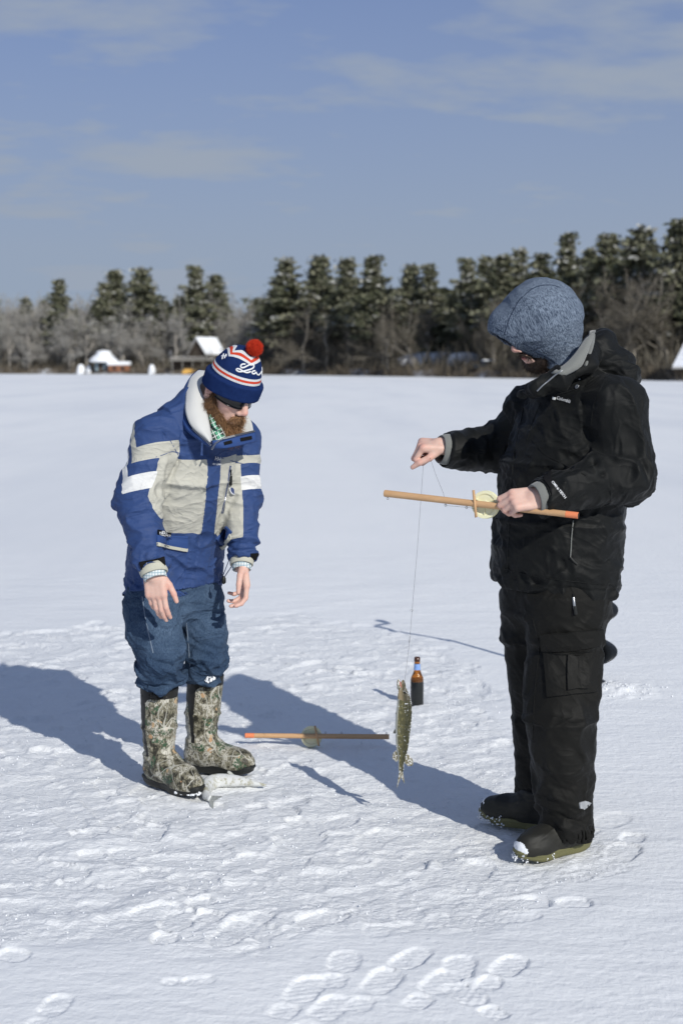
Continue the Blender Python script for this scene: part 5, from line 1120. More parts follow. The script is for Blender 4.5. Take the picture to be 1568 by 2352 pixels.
# trousers
h2a, k2a, a2a = W(1298, 1400, 4.50), W(1287, 1650, 4.43), W(1303, 1918, 4.43); h2b, k2b, a2b = W(1228, 1400, 4.66), W(1244, 1650, 4.71), W(1248, 1868, 4.69)
def tr2(P):
    d = tube(P, [W(1276, 1300, 4.60), W(1278, 1400, 4.60)], [.205, .200], [.165, .160], L2, F2, .05)
    a = tube(P, [h2a + (0, 0, .05), h2a - (0, 0, .1), k2a, a2a], [.128, .124, .124, .088], [.115, .115, .112, .082], (1, 0, 0), (0, 1, 0), .06); a = smax(a, plane(P, a2a + (0, 0, -.02), (.25, 0, -1)), .006); a = smax(a, -rcone(P, a2a - (0, 0, .15), a2a + (0, 0, .03), .078, .078), .004)
    b = tube(P, [h2b + (0, 0, .05), h2b - (0, 0, .1), k2b, a2b], [.108, .112, .104, .080], [.110, .112, .100, .076], (1, 0, 0), (0, 1, 0), .06); b = smax(b, plane(P, a2b + (0, 0, -.02), (0, 0, -1)), .006); b = smax(b, -rcone(P, a2b - (0, 0, .15), a2b + (0, 0, .03), .070, .070), .004)
    return smin(d, smin(a, b, .012), .04)
V, Q = surface(tr2, (.40, 4.2, .02), (1.05, 4.95, .90), .0048, 1); N = normals(V, Q); z_ = V[:, 2]; lo = sstep(.38, .12, z_)
disp = .0120 * billow(V, [.55, .1, 1], 5.5, 2.4, 41, .8) * (.55 + .6 * lo) + .0045 * billow(V, [.5, 0, 1], 17, 7, 42, .6) * (.25 + .8 * lo); disp = disp * sstep(.02, .10, z_); V = V + N * smooth_field(disp, Q, 1)[:, None]
V = folds(V, N, [([W(1215, 1400, 4.4), W(1232, 1520, 4.38), W(1215, 1640, 4.36), W(1215, 1760, 4.36)], .010, -.012), ([W(1250, 1590, 4.3), W(1330, 1620, 4.3), W(1385, 1680, 4.35)], .012, .008), ([W(1240, 1660, 4.3), W(1300, 1700, 4.3), W(1370, 1790, 4.35)], .012, -.009), ([W(1240, 1865, 4.34), W(1300, 1880, 4.34), W(1360, 1900, 4.36)], .008, -.010), ([W(1245, 1885, 4.34), W(1300, 1902, 4.34)], .007, .008), ([W(1250, 1820, 4.34), W(1320, 1850, 4.34), W(1375, 1885, 4.36)], .008, .009)])
pants2 = mesh_obj('trousers', V, Q, mblackpants, M2); BP2 = bvh_of(V, Q)
# cargo pocket and details
cp = patch('cargo_pocket', [(1244, 1462), (1376, 1448), (1366, 1590), (1256, 1602)], BP2, 4.35, .004, .006, mblackpants, pants2, 14, 12)
patch('pocket_flap', [(1242, 1456), (1378, 1444), (1370, 1482), (1246, 1500)], BP2, 4.35, .013, .003, mblackpants, cp, 14, 4)
patch('pocket_flap', [(1246, 1498), (1366, 1482), (1330, 1505), (1300, 1506)], BP2, 4.35, .013, .003, mblackpants, cp, 10, 3)
patch('bellow_panel', [(1300, 1504), (1346, 1508), (1346, 1580), (1300, 1585)], BP2, 4.35, .013, .006, mblackpants, cp, 6, 8)
strip('zip', [(1316, 1365), (1315, 1415)], .008, BP2, 4.35, .001, mvelcro, pants2); strip('zip_pull', [(1316, 1374), (1319, 1402)], .008, BP2, 4.35, .004, msteel, pants2, 4, .003); strip('zip_pull', [(1319, 1392), (1320, 1410)], .010, BP2, 4.35, .006, mrubber, pants2, 4, .004)
mrefl = mat('silver_reflective_print', (.34, .35, .36), .5, .4, .2)
patch('emblem', [(1329, 1843), (1343, 1839), (1356, 1846), (1340, 1860)], BP2, 4.35, .004, .001, mrefl, pants2, 5, 5); patch('emblem', [(1328, 1845), (1338, 1842), (1340, 1859), (1330, 1857)], BP2, 4.35, .0045, .001, mrefl, pants2, 4, 4); lettering('emblem_letter', 'H', (1346, 1853), (1353, 1853), 6, BP2, 4.35, mvelcro, pants2, .0075)
for pl_ in ([(1222, 1420), (1238, 1480), (1226, 1600), (1222, 1700)], [(1398, 1380), (1378, 1450)],): strip('seam', pl_, .003, BP2, 4.4, .0, mblackpants, pants2, 6, .0012)
# boots
molive = mat('olive_rubber_sole', (.13, .125, .055), .55, .4); mblackboot = mat('black_boot', (.014, .014, .012), .6, .35); t = NT(mblackboot); t.normal(t.bump(t.noise(t.obj(), 500, 2), .25, .001)); t.color(t.mix(t.noise(t.obj(), 14, 4), (.010, .010, .009), (.026, .025, .019)))
bA, XA, QA, exA, eyA = boot(M2, (.690, 4.408, .010), rad(207), 1, sc=.94, mt=mblackboot, msole=molive, low=True)
bB, XB, QB, exB, eyB = boot(M2, (.618, 4.672, .010), rad(150), -1, sc=.94, mt=mblackboot, msole=molive, low=True)
def toe_snow(bt, X, Q, ex, ey, loc, sc, seed):
    """thin crust of snow lying on the toe cap, following its surface"""
    N = normals(X, Q); lx = (X - loc) @ ex; ly = (X - loc) @ ey; m = (lx > .163 * sc - .016 * pn(X * 40, seed) * 2 - .25 * (ly - .0) ) & (X[:, 2] > .026) & (X[:, 2] < .10)
    k = m[Q].all(1); q = Q[k]; u, inv = np.unique(q, return_inverse=True); P = X[u] + N[u] * (.002 + .0035 * np.abs(pn(X[u] * 120, seed + 2)))[:, None]; mesh_obj('toe_snow', P, inv.reshape(q.shape), msnowbit, bt)
    r = np.random.RandomState(seed); mb = MB()
    for i in range(130):
        a = r.uniform(-.9, 1.35); cx = .022 + .152 * math.cos(a); hw = .056; p = np.array(loc) + sc * (ex * cx + ey * (hw * math.sin(a)) * (1 if np.dot(ey, [0, -1, 0]) > 0 else -1)); p[2] = .012 + abs(r.normal()) * .012
        mb.lathe(p + r.normal(size=3) * .003, [(.0006, -.0028), (.003, 0), (.0006, .0022)], 6, axis=nrm(r.normal(size=3)))
    mb.build('snow_rim', msnowbit, bt, True)
toe_snow(bA, XA, QA, exA, eyA, np.array([.690, 4.408, .010]), .94, 3); toe_snow(bB, XB, QB, exB, eyB, np.array([.618, 4.672, .010]), .94, 5)
# body
w2p = w2 + nrm(w2 - e2) * -.004; x2p = x2 + nrm(x2 - g2) * .004 + np.array([0, 0, .014])
# the stick he holds: through the near hand
SA, SB = W(883, 1133, 4.46), W(1327, 1184, 4.20); sdir = nrm(SB - SA)
HA = hand_prims(w2p, [-.92, -.10, -.10], [-.10, -.80, .62], [-.35, .30, .85], [(38, 74, 40), (46, 74, 42), (54, 72, 42), (60, 70, 42)], spread=.006, sc=.98, thumb=[(.75, .35, -.75), (.9, -.1, -.45), (.9, -.3, -.35)], palm_len=.086)
HB = hand_prims(x2p, [-.96, -.12, .05], [.02, -.30, .95], [-.05, -.98, -.2], [(66, 86, 62), (70, 88, 64), (74, 88, 64), (78, 88, 64)], spread=.001, sc=1.06, thumb=[(.62, .32, -.45), (.88, .02, -.50), (.70, -.25, -.70)], palm_len=.074)
hdc = W(1252, 737, 4.57); P0, P1 = W(1130, 766, 4.57), W(1268, 856, 4.57); hn = nrm([-(P0[2] - P1[2]), 0, (P0[0] - P1[0])]); hn = hn if hn[2] < 0 else -hn
def hood(P, off=0.):
    d = ell(P, hdc + (0, 0, .004), (.116 - off, .106 - off, .130 - off)); d = smin(d, chain(P, [W(1222, 728, 4.57), W(1190, 748, 4.57), W(1164, 757, 4.57), W(1146, 757, 4.57)], [.108 - off, .086 - off, .054 - off, .020 - off * .5], .03), .03)
    d = smin(d, rcone(P, hdc + (.02, 0, -.02), W(1290, 825, 4.57), .100 - off, .070 - off), .03); return d
def body2(P):
    d = head_sdf(P, c2, f2, u2_, l2); d = smax(d, np.minimum(hood(P, .014), -plane(P, P0, hn)), .004); d = smin(d, chain(P, [c2 - f2 * .03 - u2_ * .06, nk2, sh2], [.06, .065, .08], .02), .03)
    d = smin(d, chain(P, [sh2, cst2, wst2, W(1275, 1400, 4.6)], [.07, .05, .05, .06], .04), .04)
    for s, e, w, h in ((s2, e2, w2p, HA), (t2, g2, x2p, HB)):
        a = chain(P, [sh2, s, e, w, w + nrm(h['palm'][0] - w) * .02], [.04, .026, .026, .0275, .027], .01); d = smin(d, a, .02); d = smin(d, hand_sdf(P, h), .012)
    for h_, k_, a_, b_ in ((h2a, k2a, a2a, (.734, 4.430)), (h2b, k2b, a2b, (.660, 4.650))): d = smin(d, chain(P, [W(1275, 1400, 4.6), h_, k_, np.array([b_[0], b_[1], .09])], [.055, .034, .030, .027], .02), .02)
    return d
V, Q = surface(body2, (.1, 4.1, .0), (1.05, 5.0, 1.86), .0032, 1); lip, red_, hair = head_fields(V, c2, f2, u2_, l2)
for h in (HA, HB):
    for a, b, ra, rb in h['cones']: red_ = red_ + .4 * np.exp(-((np.linalg.norm(V - np.array(b), axis=1) - rb) / .006) ** 2)
mesh_obj('body', V, Q, mskin, M2, fields={'lip': lip, 'red': np.clip(red_, 0, 1), 'hair': hair}); log('body2 %d' % len(V))
def beard2(P):
    q = (P - np.asarray(c2, np.float32)) @ R2.T.astype(np.float32); d = ell(q, (.046, 0, -.122), (.042, .050, .034))
    for s in (-1, 1): d = smin(d, chain(q, [(.008, s * .066, -.030), (.014, s * .060, -.075), (.045, s * .040, -.105)], [.008, .014, .020], .02), .02)
    d = smax(d, -ell(q, (.106, 0, -.088), (.036, .024, .012)), .006); return smin(d, chain(q, [(.086, -.028, -.090), (.099, 0, -.071), (.086, .028, -.090)], [.004, .0058, .004], .004), .004)
V, Q = surface(beard2, c2 - .22, c2 + .15, .0036, 1); N = normals(V, Q); V = V + N * (.003 * pn(V * 60, 3))[:, None]; r = np.random.RandomState(31)
bd2 = mesh_obj('beard', V, Q, mdark_h if 'mdark_h' in globals() else mblk_hair, M2); i_ = r.choice(len(V), 2600); strands('beard_hair', V[i_], N[i_] * .6 - u2_ * .6 + .4 * r.normal(size=(2600, 3)), .012, .0006, mblk_hair, bd2, .5, 3, 14)
# blue hood
mhood = mat('heathered_blue_hood', (.1, .13, .18), .9, .15); t = NT(mhood); oc = t.map(t.obj(), (1, 1, 1), (0, rad(24), 0)); st = t.map(oc, (1, 1, .11))
c = t.mix(t.rng(t.noise(st, 380, 2, .7), .38, .62), (.044, .060, .090), (.175, .215, .275)); t.color(c); t.normal(t.bump(t.noise(st, 330, 3, .7), .3, .0012))
def hood_sh(P): return smax(smax(hood(P), -hood(P - hn.astype(np.float32) * .004, .007), .002), plane(P, P0, hn) , .003)
V, Q = surface(hood_sh, hdc - (.21, .17, .20), hdc + (.17, .17, .19), .0036, 1); N = normals(V, Q)
disp = .0060 * billow(V, [-.5, 0, .8], 8, 3.5, 61, .5); V = V + N * smooth_field(disp, Q, 2)[:, None]
V = folds(V, N, [([W(1163, 745, 4.45), W(1190, 770, 4.42), W(1240, 790, 4.42), W(1330, 790, 4.5)], .007, .012), ([W(1180, 748, 4.44), W(1225, 775, 4.42), W(1290, 778, 4.44)], .007, -.009), ([W(1250, 735, 4.42), W(1290, 755, 4.44), W(1340, 780, 4.5)], .008, .010), ([W(1270, 800, 4.45), W(1330, 795, 4.5)], .007, -.010), ([W(1175, 720, 4.45), W(1190, 745, 4.43)], .006, -.004)])
hood_o = mesh_obj('hood', V, Q, mhood, M2); BH2 = bvh_of(V, Q); mseam = mat('hood_seam', (.03, .042, .07), .9, .1)
strip('seam', [(1157, 770), (1169, 730), (1191, 689), (1222, 662), (1244, 655), (1266, 654), (1285, 660)], .0035, BH2, 4.5, -.0002, mseam, hood_o, 4, .0010); strip('seam', [(1137, 752), (1157, 765), (1216, 797), (1262, 824), (1285, 841)], .0030, BH2, 4.5, -.0002, mseam, hood_o, 4, .0010)
# fleece inner collar, cuffs
ribbon('fleece_collar', [W(1343, 780, 4.46), W(1322, 812, 4.41), W(1298, 838, 4.385), W(1266, 858, 4.39)], [W(1362, 764, 4.50), W(1350, 800, 4.42), W(1334, 843, 4.385), W(1292, 864, 4.375)], mfleece, M2, .012, .008, 18, 8, bdir=(.3, -1, .2))
ribbon('fleece_collar', [W(1352, 762, 4.60), W(1350, 790, 4.52), W(1338, 842, 4.42)], [W(1366, 760, 4.60), W(1362, 795, 4.50), W(1346, 840, 4.41)], mfleece, M2, .006, .006, 12, 5, bdir=(.3, -1, .2))
ring('fleece_cuff', w2 - nrm(w2 - e2) * .015, nrm(w2 - e2), .050, .045, .036, mfleece, M2, .02); ring('fleece_cuff', x2 - nrm(x2 - g2) * .018, nrm(nrm(x2 - g2) + np.array([0, 0, .12])), .054, .048, .040, mfleece, M2, .02)
# jacket details
lettering('logo_text', 'Columbia', (1277, 917), (1309, 926), 8.5, B2, 4.4, mwhiteprint, jacket2, .003, .6); patch('logo_emblem', [(1269, 911), (1276, 913), (1274, 919), (1268, 918)], B2, 4.4, .002, .001, mwhiteprint, jacket2, 3, 3)
lettering('sleeve_text', 'OMNI-TECH', (1265, 1108), (1295, 1145), 6, B2, 4.25, mwhiteprint, jacket2, .003)
patch('velcro_tab', [(1244, 1086), (1266, 1083), (1266, 1140), (1247, 1142)], B2, 4.25, .003, .002, mvelcro, jacket2, 5, 9)
mb = MB(); p, n_ = pickp(1325, 888, B2, 4.4); mb.lathe(p, [(.0065, .0), (.0078, .002), (.0072, .0035), (.0035, .0035), (.003, .001), (.0005, .001)], 16, axis=n_); mb.build('snap', msteel, jacket2, True)
p, n_ = pickp(1330, 871, B2, 4.4); mb = MB(); mb.lathe(p, [(.003, 0), (.003, .002), (.0005, .003)], 10, axis=n_); mb.build('snap', msteel, jacket2, True)
strip('collar_zip', [(1232, 898), (1245, 885), (1258, 876), (1275, 862), (1300, 846)], .004, B2, 4.45, .003, msteel, jacket2, 3, .002)
for pl_, w_ in (([(1201, 937), (1188, 1000), (1177, 1060), (1170, 1180), (1164, 1315)], .004), ([(1222, 1010), (1250, 1045), (1310, 1075), (1345, 1092)], .003), ([(1315, 1192), (1310, 1240), (1307, 1285)], .005), ([(1386, 875), (1362, 930), (1355, 985)], .003), ([(1400, 1100), (1402, 1150)], .003), ([(1135, 1300), (1200, 1318), (1290, 1333), (1410, 1345)], .003), ([(1240, 925), (1222, 970), (1210, 1010)], .003), ([(1200, 900), (1240, 912), (1290, 905), (1320, 895)], .005)):
    strip('seam', pl_, w_, B2, 4.4, .0, mblackcloth, jacket2, 6, .0018)
strip('pocket_zip', [(1316, 1195), (1311, 1240), (1309, 1280)], .003, B2, 4.4, .002, msteel if False else mfleece, jacket2, 5, .001); strip('zip_pull', [(1309, 1280), (1318, 1292), (1324, 1296)], .006, B2, 4.4, .003, mrubber, jacket2, 4, .003)
mb = MB(); mb.tube([W(1141, 1190, 4.5), W(1131, 1196, 4.49), W(1129, 1205, 4.49), W(1130, 1216, 4.49), W(1131, 1222, 4.49)], .0016, 5); mb.tube([W(1131, 1222, 4.49), W(1132, 1234, 4.49)], .003, 6); mb.tube([W(1130, 1205, 4.49), W(1128, 1212, 4.49), W(1131, 1218, 4.49)], .0016, 5); mb.build('drawcord', mrubber, jacket2, True)
log('man2')

# ------------------------------------------------------------------ stick reels
mpole = mat('varnished_wood_stick', (.42, .23, .11), .5, .4); t = NT(mpole); sc_ = t.map(t.obj(), (.12, 1, 1)); t.color(t.mix(t.noise(sc_, 60, 5, .7), (.42, .235, .11), (.62, .40, .22))); t.normal(t.bump(t.noise(sc_, 200, 3), .15, .001))
morng = mat('orange_paint', (.74, .23, .10), .55, .4); mreel = mat('pale_yellow_plastic', (.78, .76, .52), .4, .4); mreel.node_tree.nodes['Principled BSDF'].inputs['Subsurface Weight'].default_value = .15; mreel.node_tree.nodes['Principled BSDF'].inputs['Subsurface Radius'].default_value = (.01, .01, .005)
mdarkend = mat('dark_end_grain', (.05, .035, .025), .8, .2)
def stick_reel(A, B, rs, reel_t, peg_t, face, label, tip_at, group):
    """A = plain end, B = orange end; face = direction that the reel disc looks at"""
    A = np.array(A); B = np.array(B); d = nrm(B - A); L = np.linalg.norm(B - A); mid = (A + B) / 2; root = empty('stick_reel', mid, label, 'fishing stick', group)
    R = np.stack([d, nrm(np.cross(face, d)), nrm(np.cross(d, np.cross(face, d)))], 1)        # columns: along, across, face
    def at(x, y=0., z=0.): return A + R @ np.array([x, y, z])
    def shaft(name, x0, x1, m, extra=0.): 
        mb = MB(); mb.tube([at(x0 + (x1 - x0) * i / 6) for i in range(7)], [(rs[0] + (rs[1] - rs[0]) * (x0 + (x1 - x0) * i / 6) / L) + extra for i in range(7)], 16); o = mb.build(name, m, root, False); o.modifiers.new('b', 'BEVEL').width = .001; return o
    st = shaft('stick', 0, L - .038, mpole); shaft('orange_tip', L - .038, L, morng, .0003)
    mb = MB(); mb.lathe(at(-.0006), [(rs[0] * .8, 0), (.0005, 0)], 14, axis=-d); mb.lathe(at(L + .0006), [(rs[1] * .86, 0), (.0005, 0)], 14, axis=d); mb.build('end_grain', mdarkend, st, False)
    cx = reel_t * L; c = at(cx, 0, -rs[0] - .010); n = R[:, 2]; mb = MB()
    mb.lathe(c, [(.0005, .009), (.012, .009), (.013, .006), (.030, .006), (.034, .009), (.0425, .009), (.0432, .006), (.036, .004), (.034, -.004), (.0435, -.007), (.043, -.010), (.0005, -.010)], 40, axis=n); reel = mb.build('reel', mreel, root, True); reel.modifiers.new('e', 'EDGE_SPLIT').split_angle = rad(35)
    for k in range(3):
        a = k * 2.094 + .6; mb = MB(); v = R[:, 0] * math.cos(a) + R[:, 1] * math.sin(a); mb.box(c + n * .0085 + v * .021, (.020, .0022, .004), np.stack([v, np.cross(n, v), n], 1)); mb.build('spoke', mreel, reel)
    mb = MB(); kb = c + R[:, 0] * .006 + R[:, 1] * -.034; mb.tube([kb - n * .004, kb - n * .022], [.004, .005], 10); mb.build('reel_knob', mrubber, reel, True)
    px_ = peg_t * L; mb = MB(); v = nrm(R[:, 1] * 1.0 + R[:, 0] * -.22); mb.tube([at(px_, 0, rs[0] * .75) + v * .042, at(px_, 0, rs[0] * .85) - v * .042], .0042, 10); mb.build('line_peg', mpole, root, True)
    for xt in (.012, .33 * L, .44 * L):
        mb = MB(); c0 = at(xt, -rs[0] * 1.0, 0) ; pts = [c0 + (R[:, 1] * (-.004 + .0035 * math.cos(a)) + R[:, 0] * .0035 * math.sin(a)) for a in np.linspace(0, 6.28, 12)]; mb.tube(pts, .0009, 5); mb.tube([at(xt, 0, 0), at(xt, -rs[0] - .002, 0)], .001, 5); mb.build('eyelet', msteel, root, True)
    return root, at, L
rootA, atA, LA = stick_reel(SA, SB, (.0112, .0095), .525, .485, [0, -1, .05], 'wooden fishing stick with yellow reel held in the left hand of the man in black', None, 'wooden stick reels')
b0_, b1_ = G(893, 1712), G(563, 1712); zA = ground_at(b0_[0], b0_[1]) + .014; zB = ground_at(b1_[0], b1_[1]) + .014; b0_[2] = zB + .030; b1_[2] = zB + .030
b0_[1] -= .02
rootB, atB, LB = stick_reel(b0_, b1_, (.0105, .0100), .54, .50, [0, -.94, .34], 'wooden fishing stick with yellow reel lying on the snow between the two men', None, 'wooden stick reels')
mline = mat('fishing_line', (.06, .06, .06), .5, .3)
hB = HB['cones'][14 if len(HB['cones']) > 14 else 3]; pin = W(972, 1060, 4.72); lineP = [W(986, 1048, 4.72), pin, W(968, 1120, 4.735), W(958, 1260, 4.745), W(946, 1400, 4.75), W(940, 1475, 4.75), W(928, 1572, 4.75)]
root = empty('fishing_line', pin, 'thin fishing line running from the reel through the fist down to the fish', 'fishing line')
mb = MB(); mb.tube(lineP, .00045, 5); mb.build('hanging_line', mline, root, True)
mb = MB(); mb.tube([W(986, 1048, 4.72), W(1000, 1090, 4.60), W(1018, 1134, 4.425), atA(.33 * LA, -.016, 0), atA(.46 * LA, -.014, 0), atA(.50 * LA, -.02, -.02)], .00045, 5); mb.build('reel_line', mline, root, True)
mb = MB(); p = W(945, 1402, 4.75); mb.tube([p + np.array([.0045 * math.cos(a), 0, .0035 * math.sin(a)]) for a in np.linspace(0, 6.28, 12)], .0006, 5); mb.tube([W(942, 1454, 4.75), W(939, 1476, 4.75)], .0009, 5); mb.build('swivel', msteel, root, True)

# ------------------------------------------------------------------ fish
mfish = mat('pickerel_skin', (.1, .1, .05), .38, .5); t = NT(mfish); oc = t.obj(); ds = t.attr('dorsal')
mot = t.voro(t.map(oc, (1, 1, .55)), 190, 'F1'); base = t.mix(t.rng(ds, -.55, .55), (.27, .24, .10), (.020, .021, .010)); base = t.mix(t.math('MULTIPLY', t.rng(mot, .34, .50), .8), base, (.060, .058, .026)); base = t.mix(t.rng(ds, -.50, -.85), base, (.50, .50, .44))
base = t.mix(t.rng(t.attr('head'), .3, .7), base, t.mix(t.rng(ds, -.6, .4), (.33, .26, .15), (.055, .048, .026)))
fr_ = t.rng(t.noise(oc, 95, 4, .7), .63, .69); fr2 = t.rng(t.noise(oc, 260, 2, .6), .68, .74); fsnow = t.math('MAXIMUM', t.math('MULTIPLY', fr_, .95), fr2); t.color(t.mix(fsnow, base, (.70, .72, .74))); t.normal(t.bump(t.math('ADD', t.voro(oc, 420, 'F1'), t.math('MULTIPLY', fsnow, 2.5)), .4, .0012)); t.rough(t.math('ADD', .34, t.math('MULTIPLY', fsnow, .5)))
mfish2 = mat('snow_dusted_fish_skin', (.6, .6, .57), .6, .4); t = NT(mfish2); oc = t.obj(); base = t.mix(t.rng(t.noise(oc, 34, 5, .7), .50, .64), (.60, .61, .60), (.36, .35, .27)); base = t.mix(t.rng(t.noise(oc, 60, 3, .7), .64, .70), base, (.20, .18, .06)); t.color(base); t.normal(t.bump(t.noise(oc, 110, 4), .5, .004))
mfin = mat('fin_membrane', (.20, .17, .09), .5, .4); t = NT(mfin); t.color(t.mix(t.rng(t.noise(t.obj(), 160, 3, .7), .45, .62), (.16, .14, .075), (.62, .62, .60)))
mfin2 = mat('pale_fin', (.36, .36, .30), .6, .3); t = NT(mfin2); t.color(t.mix(t.noise(t.obj(), 60, 3, .7), (.20, .21, .15), (.66, .67, .66)))
def fish(label, cen, dor, hd, hv, hw, mt, mf, fins, mouth=True, eye_u=.10, taildor=None, tlen=2.3):
    """cen: spine points from snout to tail root; dor: dorsal unit vector; hd/hv/hw: dorsal, ventral, side half sizes"""
    cen = np.array(cen, float); dor = nrm(dor); k = len(cen); s = np.concatenate([[0], np.cumsum(np.linalg.norm(np.diff(cen, axis=0), axis=1))]); s /= s[-1]; M_ = 60; n = 28; q = np.linspace(0, 1, M_); C = np.stack([np.interp(q, s, cen[:, i]) for i in range(3)], 1)
    for _ in range(6): C[1:-1] = .5 * C[1:-1] + .25 * (C[2:] + C[:-2])
    xs = np.linspace(0, 1, len(hd)); Hd, Hv, Hw = (np.interp(q, xs, a) for a in (hd, hv, hw)); V = []; fd = []; fh = []; fr_ = []
    for i in range(M_):
        t_ = nrm(C[min(i + 1, M_ - 1)] - C[max(i - 1, 0)]); dd = nrm(dor - t_ * np.dot(dor, t_)); sd = np.cross(t_, dd); fr_.append((dd, sd, t_))
        for j in range(n):
            a = 2 * math.pi * j / n; ca, sa = math.cos(a), math.sin(a); h = Hd[i] if ca > 0 else Hv[i]; V.append(C[i] + dd * ca * h + sd * math.copysign(abs(sa) ** .9, sa) * Hw[i]); fd.append(ca); fh.append(1. - sstep(.20, .24, q[i] - .02 * ca))
    F = [(i * n + j, (i + 1) * n + j, (i + 1) * n + (j + 1) % n, i * n + (j + 1) % n) for i in range(M_ - 1) for j in range(n)] + [tuple(range(n)), tuple((M_ - 1) * n + j for j in range(n))[::-1]]
    V = np.array(V); Qf = np.array(F[:-2]); N = normals(V, Qf); V = V + N * (.0004 * pn(V * 120, 3) - .0012 * np.exp(-((np.repeat(q, n) - .225 + .02 * np.array(fd)) / .006) ** 2))[:, None]
    root = mesh_obj('fish', V, F, mt, None, True, fields={'dorsal': fd, 'head': fh}); tag(root, label, 'fish', 'pickerel caught through the ice')
    def at(u_, a_, r_=1.0):
        i = int(round(u_ * (M_ - 1))); dd, sd, t_ = fr_[i]; h = Hd[i] if math.cos(a_) > 0 else Hv[i]; return C[i] + (dd * math.cos(a_) * h + sd * math.sin(a_) * Hw[i]) * r_, dd, sd, t_
    for nm, u0, u1, a_, ln, sweep, lob in fins:
        p0, dd, sd, t_ = at(u0, a_, .85); p1 = at(u1, a_, .85)[0]; o_ = nrm(dd * math.cos(a_) + sd * math.sin(a_)); mb = MB(); nn_ = 9; top_ = []; Vt = []
        for i in range(nn_):
            f = i / (nn_ - 1); b = p0 + (p1 - p0) * f; l_ = ln * (.55 + .45 * math.sin(math.pi * min(1, f * lob + .15))) ; e = b + (o_ * math.cos(sweep) + t_ * math.sin(sweep)) * l_ * (1 + .06 * (i % 2)); nrml = np.cross(t_, o_); rdg = .0005 * (1 if i % 2 else -1)
            Vt += [b + nrml * .0014, e + nrml * (.0004 + rdg), b - nrml * .0014, e - nrml * (.0004 - rdg)]
        Fq = []
        for i in range(nn_ - 1): b = 4 * i; Fq += [(b, b + 4, b + 5, b + 1), (b + 2, b + 3, b + 7, b + 6), (b + 1, b + 5, b + 7, b + 3)]
        Fq += [(0, 1, 3, 2), (4 * nn_ - 4, 4 * nn_ - 2, 4 * nn_ - 1, 4 * nn_ - 3)]; mesh_obj(nm, np.array(Vt), Fq, mf, root, False)
    # forked tail
    p, dd, sd, t_ = C[-1], *fr_[-1]; Lt = Hd.max() * tlen
    if taildor is not None: dd = nrm(np.array(taildor) - t_ * np.dot(taildor, t_)); sd = np.cross(t_, dd)
    for sgn in (1, -1):
        Vt = []; m_ = 10
        for i in range(m_):
            f = i / (m_ - 1); b = p - t_ * .006 + dd * sgn * Hd[-1] * .9 * f; e = p + t_ * Lt * (.42 + .58 * f) + dd * sgn * (Lt * .52 * f + .001); Vt += [b + sd * .0022, e + sd * .0005, b - sd * .0022, e - sd * .0005]
        Fq = []
        for i in range(m_ - 1): b = 4 * i; Fq += [(b, b + 4, b + 5, b + 1), (b + 2, b + 3, b + 7, b + 6), (b + 1, b + 5, b + 7, b + 3)]
        Fq += [(0, 1, 3, 2), (4 * m_ - 4, 4 * m_ - 2, 4 * m_ - 1, 4 * m_ - 3)]; mesh_obj('tail_fin', np.array(Vt), Fq, mf, root, False)
    for sgn in (1, -1):
        pe, dd, sd, t_ = at(eye_u, sgn * 1.0, .93); mb = MB(); mb.lathe(pe, [(.0042, -.001), (.0042, .0012), (.003, .0022), (.0005, .0026)], 12, axis=nrm(sd * sgn + dd * .3)); mb.build('eye', mrubber, root, True)
    return root, at, C, fr_
FY = 4.77; Zp = lambda x, y: ((1400 + x / 5.225) * .6272, (2450 + y / 5.225) * .6272)
fy = [205, 225, 262, 320, 400, 500, 650, 800, 950, 1100, 1300, 1500, 1650, 1800, 1950]; fl_ = [388, 366, 350, 325, 292, 285, 275, 255, 245, 235, 245, 255, 285, 300, 305]; frr = [402, 428, 440, 446, 472, 515, 560, 572, 562, 548, 525, 492, 465, 408, 400]
cen = [W(*Zp((a + b) / 2, y_), FY) for a, b, y_ in zip(fl_, frr, fy)]; hh = [(b - a) / 2 / 5.225 * .6272 / (FPX / FY) for a, b in zip(fl_, frr)]
_sy = np.array(fy, float); _q = np.linspace(_sy[0], _sy[-1], 40); hh = list(np.interp(_q, _sy, hh)); cen = [W(*Zp(x_, y_), FY) for x_, y_ in zip(np.interp(_q, _sy, [(a + b) / 2 for a, b in zip(fl_, frr)]), _q)]
fr1, atF, CF, _ = fish('speckled olive pickerel hanging head up on the line, crusted with snow', cen, [.97, -.25, 0], hh, hh, [h * .52 for h in hh], mfish, mfin,
    [('dorsal_fin', .80, .90, 0.0, .036, .75, .9), ('anal_fin', .76, .88, math.pi, .026, .8, 1.), ('pelvic_fin', .52, .57, math.pi + .3, .022, .9, 1.), ('pectoral_fin', .31, .35, math.pi + .5, .026, 1.0, 1.)], eye_u=.13, taildor=[-.50, -.87, .1], tlen=1.9)
# jaws
mb = MB(); mb.tube([W(*Zp(330, 370), FY), W(*Zp(305, 300), FY), W(*Zp(300, 245), FY), W(*Zp(312, 200), FY), W(*Zp(322, 190), FY)], [.0095, .0062, .0042, .0034, .0016], 12); mb.build('lower_jaw', mfin, fr1, True); mmouth = mat('mouth_flesh', (.40, .17, .14), .5, .4)
mb = MB(); mb.tube([W(*Zp(350, 350), FY), W(*Zp(335, 290), FY), W(*Zp(335, 235), FY)], [.007, .0045, .0015], 10); mb.build('mouth', mmouth, fr1, True)
r = np.random.RandomState(77); mb = MB()
for i in range(190):
    u_ = r.uniform(.03, .98); a_ = r.choice([r.uniform(-.5, .5), r.uniform(-3.1, 3.1)]); p, dd, sd, t_ = atF(u_, a_, 1.0); s = r.uniform(.0008, .0022); mb.lathe(p, [(.0003, -s), (s, 0), (.0003, s)], 5, axis=nrm(r.normal(size=3)))
